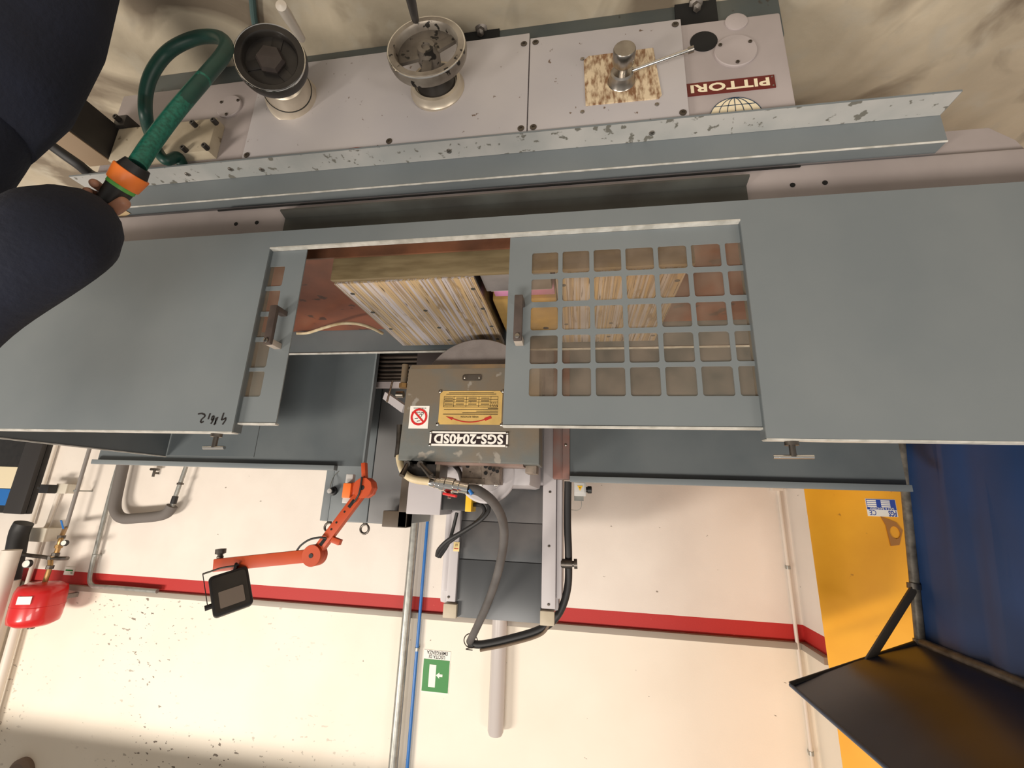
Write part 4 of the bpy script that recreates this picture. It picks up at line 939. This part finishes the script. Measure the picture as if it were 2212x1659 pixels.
wallpipe('drain_pipe', 'cream waste pipe behind the red expansion vessel', [(24, 1245), (-20, 1395), (-45, 1480)], .062, PVCW, Y=WY-.09, n=20)
wallpipe('white_pipe', 'cream pipe running up the wall past the red vessel', [(36, 1350), (0, 1478), (-30, 1585)], .030, PVCW, Y=WY-.06)
q = at(121, 1238, Y=WY); 
ss = thing('small_notice', 'small white notice with symbols on the red stripe', 'sign', at(148, 1233, Y=WY-.004))
i0, i1, k0, k1 = pxbox(142, 1224, 158, 1243, WY-.004); part('notice_sheet', G().box(i0, i1, WY-.006, WY-.001, k0, k1), WHITE, ss)
part('notice_marks', G().box(i0+.012, i1-.012, WY-.007, WY-.006, k0+.02, k0+.03).box(i0+.012, i0+.03, WY-.007, WY-.006, k0+.04, k1-.015), MATS['sign_green'], ss)
# black wall cabinet at the far end
KY2 = 3.13
i0, i1, k0, k1 = pxbox(-60, 955, 92, 1113, KY2)
i0 = at(74, 1035, Y=KY2).x
bc = thing('black_cabinet', 'black framed display cabinet with cream and blue panels by the far pipes', 'cabinet', ((i0+i1)/2, 2.9, k0))
part('cabinet_body', G().box(i0, i1, KY2+.02, 3.198, k0-.5, k1), BLACK, bc, bevel=.012)
part('cabinet_frame', G().box(i0, i0+.19, KY2-.02, KY2+.02, k0-.5, k1), pm('frame_black', (48, 45, 44), .5), bc, bevel=.01)
zc = at(10, 1055, Y=KY2).z
part('cream_panel', G().box(i0+.20, i1-.02, KY2+.012, KY2+.024, at(10, 1008, Y=KY2).z, zc), CREAM, bc)  # flat cream panel, with a blue one above it
part('blue_panel', G().box(i0+.20, i1-.02, KY2+.012, KY2+.024, zc+.005, at(10, 1092, Y=KY2).z), BLUEP, bc)
part('cabinet_foot', G().box(i0+.02, i1-.02, KY2+.03, 3.19, 0, k0-.5), BLACK, bc)
# bracket at the very edge
q = at(55, 1652, Y=WY); solo('wall_float', G().lathe((q.x, WY, q.z+.05), (0, -1, 0), [(.10, 0), (.10, .03), (.08, .05), (0, .055)], 28), pm('float_brown', (120, 104, 92), .6), 'round brown fitting high on the shaded wall', 'fitting')

# ------------------------------------------------------------------ jib crane column
JY = 2.35
jx1 = at(1738, 1080, Y=JY).x
jc = thing('crane_column', 'tall yellow steel jib crane column with a blue data plate', 'crane', (jx1-.36, 2.6, 0))
part('column_body', G().prism([(jx1, JY, 0), (jx1-.36, 2.88, 0), (jx1-.60, 2.88, 0), (jx1-.80, JY, 0)], (0, 0, 5)), YELLOW, jc, bevel=.02)
x0, x1, zb, zt = pxbox(1868, 1077, 1940, 1117, JY)
pcx, pcz = (x0+x1)/2, (zb+zt)/2
dp = part('data_plate', G().box(x0, x1, JY-.002, JY+.001, zb, zt), WHITE, jc)
W_, H_ = x1-x0, zt-zb
part('blue_field', G().box(x0+.002, x1-.002, JY-.003, JY-.002, zb+.002, zb+H_*.62), pm('plate_blue', (36, 68, 160), .45), dp)
g = G()
for r_ in range(4):
    for a, b in ((.20, .50), (.66, .97)):
        z_ = zb+H_*(.07+.11*r_); g.box(x0+W_*a, x0+W_*b, JY-.0036, JY-.003, z_, z_+H_*.075)
part('data_fields', g, WHITE, dp, smooth=0)
text('GRU A BANDIERA', .014, (pcx, JY-.0036, zb+H_*.555), 'plate_lettering', WHITE, dp, width=W_*.80)
text('FGS', .036, (x0+W_*.17, JY-.0026, zb+H_*.82), 'plate_lettering', MATS['plate_blue'], dp, width=W_*.26, bold=.001)
text('CE', .034, (x0+W_*.82, JY-.0026, zb+H_*.80), 'plate_lettering', MATS['plate_blue'], dp, width=W_*.22)
c = at(1926, 1150, Y=JY)
part('lug_scar', sheet([[(c.x-.02, c.z+.055), (c.x-.045, c.z-.01), (c.x-.025, c.z-.045), (c.x+.035, c.z-.07), (c.x+.02, c.z-.03), (c.x+.015, c.z+.06)], [(c.x+.022*math.cos(a*.5236)-.012, c.z+.028*math.sin(a*.5236)) for a in range(12)]], JY-.004, .004), pm('rusty_lug', (168, 112, 50), .6), jc)

# ------------------------------------------------------------------ blue tarpaulin booth
BY = 2.1
P0, P1 = at(1947, 960, Y=BY), at(1988, 1388, Y=BY)
bt = thing('tarpaulin_booth', 'dark blue tarpaulin curtain on a metal frame with a propped awning', 'booth', (P0.x-.05, 1.4, 0))
d = (P1-P0); foot = P0-d*(P0.z/d.z)
BL = .74
tlow = foot+(P1-foot)*(.78/P1.z)
tv = G(); nseg = 14
for j, f_ in enumerate((0, .5, 1)):
    for i in range(nseg+1):
        b = tlow+(P1-tlow)*f_; s_ = i/nseg
        tv.v.append(Vector((b.x-.012+.010*math.sin(s_*23+f_*3)+.006*math.sin(s_*51), BY-BL*s_, b.z)))
for j in range(2):
    for i in range(nseg): a = j*(nseg+1)+i; tv.f.append((a, a+1, a+nseg+2, a+nseg+1))
n0 = len(tv.v)
g2 = G(); g2.v = tv.v+[v+Vector((-.006, 0, 0)) for v in tv.v]; g2.f = tv.f+[tuple(reversed([i+n0 for i in f])) for f in tv.f]
part('side_curtain', g2, TARP, bt, smooth=80)
part('corner_post', G().cyl(foot, P1, .017), FRAMEG, bt)
part('ridge_tube', G().cyl(P1, P1+Vector((0, -BL, 0)), .018), FRAMEG, bt)
T0 = at(1708, 1480, Y=BY)                     # awning tip
T1 = T0+Vector((0, -BL, 0)); R1 = P1+Vector((0, -BL, 0))
nrm = (T0-P1).cross(R1-P1).normalized()*.004
ag = G(); na = 8
for i in range(na+1):
    for k in range(5):
        s_, t_ = i/na, k/4; p = P1+(T0-P1)*t_+Vector((0, -BL*s_, 0)); sag = .018*math.sin(math.pi*t_)*(1-.4*math.cos(s_*9)); ag.v.append(p+Vector((0, 0, -sag)))
for i in range(na):
    for k in range(4): a = i*5+k; ag.f.append((a, a+1, a+6, a+5))
m_ = len(ag.v); ag.v += [v+Vector((0, 0, .006)) for v in ag.v]; ag.f += [tuple(reversed([q_+m_ for q_ in f])) for f in ag.f]
part('awning', ag, TARPU, bt, smooth=80)
part('awning_rib', G().cyl(P1+(T0-P1)*.02, T0, .012), BLACK, bt)
part('awning_hem', G().cyl(T0, T1, .007), pm('tarp_hem', (60, 74, 96), .5), bt)
part('prop_strut', G().beam(at(1974, 1272, Y=BY-.01), at(1873, 1433, Y=BY-.01), .026, .012, (0, 1, 0)), pm('strut_dark', (74, 68, 62), .5, .3), bt, bevel=.002)
for p in ((1974, 1266), (1988, 1388)):
    part('tube_clamp', G().cyl(at(p[0], p[1]-6, Y=BY), at(p[0]+1, p[1]+6, Y=BY), .023), STEELD, bt)

# ------------------------------------------------------------------ person and garden hose
def skin_obj(name, joints, edges, mat, parent, rootk, sub=2, world=True):
    keys = list(joints); idx = {k: i for i, k in enumerate(keys)}
    org = origin_of(parent)
    me = bpy.data.meshes.new(name); me.from_pydata([tuple(Vector(joints[k][0])-org) for k in keys], [(idx[a], idx[b]) for a, b in edges], [])
    o = bpy.data.objects.new(name, me); COL.objects.link(o); o.parent = parent; me.materials.append(mat)
    md = o.modifiers.new('skin', 'SKIN'); md.use_smooth_shade = True; md.branch_smoothing = .6
    for k in keys:
        sv_ = me.skin_vertices[0].data[idx[k]]; r = joints[k][1]; sv_.radius = r if isinstance(r, tuple) else (r, r); sv_.use_root = (k == rootk)
    s_ = o.modifiers.new('sub', 'SUBSURF'); s_.levels = sub; s_.render_levels = sub
    return o
pe = thing('person', 'person in navy work clothes with a bent elbow, holding a hose nozzle', 'person', (1.19, .44, 0))
EL = at(122, 505, D=.68); SHL = Vector((1.055, .47, 1.40)); WR = at(196, 470, D=.845); PALM = at(222, 452, D=.85)
ND = .83
N0, N1 = at(296, 358, D=ND), at(216, 462, D=ND); nd = (N0-N1).normalized()
def off(px_, dd): return at(*px_, D=dd)
body = {
 'pelvis': ((1.18, .44, .93), .11), 'waist': ((1.19, .44, 1.08), .10), 'chest': ((1.19, .45, 1.30), (.13, .12)), 'neck': ((1.19, .46, 1.46), .055), 'chin': ((1.19, .49, 1.53), .070), 'head': ((1.19, .47, 1.62), .098), 'crown': ((1.19, .46, 1.70), .07), 'nose': ((1.19, .60, 1.585), .012),
 'shl': (SHL, .05), 'ell': (EL, .04), 'wrl': (WR, .028), 'pal': (PALM, .030),
 'shr': ((1.37, .46, 1.40), .05), 'elr': ((1.50, .36, 1.14), .04), 'wrr': ((1.56, .30, .92), .028), 'par': ((1.57, .29, .85), .03),
 'hipl': ((1.09, .44, .86), .075), 'knl': ((1.01, .44, .48), .055), 'anl': ((1.02, .43, .09), .04), 'tol': ((1.01, .58, .04), .035),
 'hipr': ((1.29, .44, .88), .08), 'knr': ((1.31, .46, .48), .055), 'anr': ((1.32, .43, .09), .04), 'tor': ((1.33, .58, .04), .035)}
bed = [('pelvis', 'waist'), ('waist', 'chest'), ('chest', 'neck'), ('neck', 'chin'), ('chin', 'head'), ('head', 'crown'), ('chest', 'shl'), ('shl', 'ell'), ('ell', 'wrl'), ('wrl', 'pal'), ('chest', 'shr'), ('shr', 'elr'), ('elr', 'wrr'), ('wrr', 'par'),
       ('pelvis', 'hipl'), ('hipl', 'knl'), ('knl', 'anl'), ('anl', 'tol'), ('pelvis', 'hipr'), ('hipr', 'knr'), ('knr', 'anr'), ('anr', 'tor'), ('chin', 'nose')]
# left hand: fingers curl round the nozzle, thumb along it
ax_n = nd; side = ax_n.cross(ray(240, 430).normalized()).normalized(); away = ray(240, 430).normalized()
gc = N1+nd*.035
for i in range(4):
    b = gc+nd*(.020*(i-1.5)-.02)
    body[f'f{i}a'] = (b+away*.030+side*.012, .0095); body[f'f{i}b'] = (b+away*.012+side*.032, .009); body[f'f{i}c'] = (b-away*.016+side*.030, .008)
    bed += [('pal', f'f{i}a'), (f'f{i}a', f'f{i}b'), (f'f{i}b', f'f{i}c')]
body['th0'] = (off((228, 462), ND+.005), .012); body['th1'] = (off((250, 450), ND-.022), .0125); body['th2'] = (off((276, 432), ND-.026), .0115)
bed += [('pal', 'th0'), ('th0', 'th1'), ('th1', 'th2')]
for i in range(4):
    b = Vector((1.57, .29+.018*(i-1.5), .83)); body[f'g{i}a'] = (b+Vector((0, 0, -.045)), .009); body[f'g{i}b'] = (b+Vector((-.012, 0, -.08)), .008)
    bed += [('par', f'g{i}a'), (f'g{i}a', f'g{i}b')]
body['gt'] = ((1.56, .33, .84), .010); body['gt2'] = ((1.555, .35, .80), .009); bed += [('par', 'gt'), ('gt', 'gt2')]
skin_obj('body', body, bed, SKIN, pe, 'pelvis', 2)
jk = {'hem': ((1.18, .42, .84), .10), 'hip': ((1.18, .43, .95), .150), 'waist': ((1.19, .43, 1.08), .155), 'chest': ((1.19, .45, 1.28), .155), 'col': ((1.19, .46, 1.46), .085), 'col2': ((1.19, .465, 1.50), .070),
      'shl': (SHL, .072), 'ul': ((SHL+EL)/2+Vector((0, 0, -.02)), .066), 'ell': (EL, .084), 'fl': (EL+(WR-EL)*.5, .076), 'wl': (EL+(WR-EL)*.88, .052),
      'shr': ((1.35, .46, 1.40), .085), 'elr': ((1.50, .36, 1.14), .075), 'wrr': ((1.555, .305, .96), .05)}
skin_obj('jacket', jk, [('hem', 'hip'), ('hip', 'waist'), ('waist', 'chest'), ('chest', 'col'), ('col', 'col2'), ('chest', 'shl'), ('shl', 'ul'), ('ul', 'ell'), ('ell', 'fl'), ('fl', 'wl'), ('chest', 'shr'), ('shr', 'elr'), ('elr', 'wrr')], NAVY, pe, 'waist', 2)
def loft(g, rings, n=28):
    vs_ = []; fs_ = []
    for (cx_, cy_, cz_), rx_, ry_ in rings:
        for k in range(n):
            a_ = 2*math.pi*k/n; wob = 1+.025*math.sin(3*a_+cz_*19)+.018*math.sin(5*a_-cz_*31)
            vs_.append((cx_+rx_*wob*math.cos(a_), cy_+ry_*wob*math.sin(a_), cz_))
    for q in range(len(rings)-1):
        for k in range(n): kk = (k+1) % n; fs_.append((q*n+k, q*n+kk, (q+1)*n+kk, (q+1)*n+k))
    fs_.append(tuple(range(n-1, -1, -1))); fs_.append(tuple((len(rings)-1)*n+k for k in range(n)))
    return g.add(vs_, fs_)
tg_ = loft(G(), [((1.16, .44, .76), .16, .10), ((1.165, .44, .82), .215, .135), ((1.19, .44, .92), .210, .135), ((1.20, .44, 1.02), .190, .13), ((1.20, .44, 1.10), .16, .12)])
loft(tg_, [((1.02, .43, .07), .080, .085), ((1.02, .43, .20), .082, .088), ((1.015, .44, .48), .105, .10), ((1.01, .44, .66), .116, .112), ((1.045, .44, .80), .118, .122), ((1.08, .44, .90), .11, .11)])
loft(tg_, [((1.31, .43, .07), .080, .085), ((1.31, .43, .20), .082, .088), ((1.30, .44, .48), .10, .10), ((1.25, .44, .66), .112, .115), ((1.22, .44, .80), .118, .125), ((1.20, .44, .90), .10, .11)])
part('trousers', tg_, NAVY, pe, smooth=70)
for sx, (a, b) in ((0, ('anl', 'tol')), (1, ('anr', 'tor'))):
    p = Vector(body[a][0]); part('boot', G().lathe((p.x, p.y-.03, .0), (0, 0, 1), [(.055, 0), (.055, .12), (.05, .125)], 20).hexa([(p.x-.05, p.y-.02, 0), (p.x+.05, p.y-.02, 0), (p.x+.045, p.y+.20, 0), (p.x-.045, p.y+.20, 0)], [(p.x-.045, p.y-.02, .09), (p.x+.045, p.y-.02, .09), (p.x+.04, p.y+.18, .06), (p.x-.04, p.y+.18, .06)]), BLACKR, pe, bevel=.012)
part('hair', G().lathe((1.19, .445, 1.62), (0, -.45, 1), [(.084, -.03), (.096, .005), (.098, .04), (.086, .08), (.05, .105), (0, .112)], 28), HAIR, pe, smooth=80)
for sx in (-1, 1):
    part('eye', G().lathe((1.19+sx*.032, .550, 1.625), (0, 1, 0), [(.012, -.008), (.011, .004), (.006, .008), (0, .009)], 12), WHITE, pe)
    part('ear', G().lathe((1.19+sx*.092, .47, 1.60), (sx, .2, 0), [(.028, -.01), (.026, .006), (.012, .01), (0, .006)], 14), SKIN, pe)
# garden hose
gh = thing('garden_hose', 'green ribbed garden hose with an orange connector, looped by the handwheel', 'hose', at(375, 366, Z=.53))
hose = [N0, at(330, 306, D=.86), at(380, 240, D=.90), at(440, 170, D=.95), at(480, 122, D=1.0), at(489, 96, D=1.03), at(468, 80, D=1.07), at(420, 83, D=1.10), at(366, 110, D=1.12), at(330, 155, D=1.12), at(315, 205, D=1.13), at(317, 260, D=1.15), at(335, 315, Y=.905), at(358, 346, Y=.925), (at(376, 362, Y=.945).x, .945, .487), (at(384, 368, Y=.96).x, .968, .494)]
part('hose_tube', G().tube(hose, .0155, 16, 10), GREENH, gh)
part('hose_rib', G().tube([p+Vector((0, 0, 0)) for p in hose[:4]], .0158, 16, 8), pm('green_weave', (30, 110, 92), .4, col2=(18, 80, 66), vscale=160), gh)
L_ = (N0-N1).length
def seg(a, b, r0, r1, name, mat, n=24, **k):
    return part(name, G().cyl(N1+nd*L_*a, N1+nd*L_*b, r0, r1, n=n), mat, gh, **k)
seg(.86, 1.02, .026, .021, 'hose_nut', BLACK)
seg(.60, .87, .0265, .030, 'orange_collar', ORANGEP, label='orange ribbed collar', bevel=.003)
seg(.54, .61, .0235, .0235, 'green_ring', GREENR)
noz = seg(-.25, .55, .016, .0225, 'nozzle_body', BLACK)
for i in range(3):
    c = N1+nd*L_*(.44-.14*i)
    dirv = (-RT*-.0+RT*.8-FW*.5).normalized()
    part('grip_dot', G().lathe(c+dirv*(.0205-.0012*i), dirv, [(.0045, -.003), (.0045, .001), (0, .0015)], 10), GREENR, noz)
# hose on the floor
solo('floor_hose', G().tube([at(538, -60, Z=.012), at(545, 0, Z=.012), at(549, 40, Z=.012), at(556, 80, Z=.012), (1.12, 1.01, .012)], .0105, 10), pm('teal_hose', (70, 92, 90), .5), 'thin grey-green hose lying on the floor behind the black handwheel', 'hose')
solo('drain_hose', G().tube([at(60, 270, Z=.08), at(110, 312, Z=.10), at(165, 352, Z=.13), at(212, 383, Z=.16), (1.72, 1.15, .30)], .022, 12), BLACKR, 'black drain hose running beside the dark hydraulic duct', 'hose')
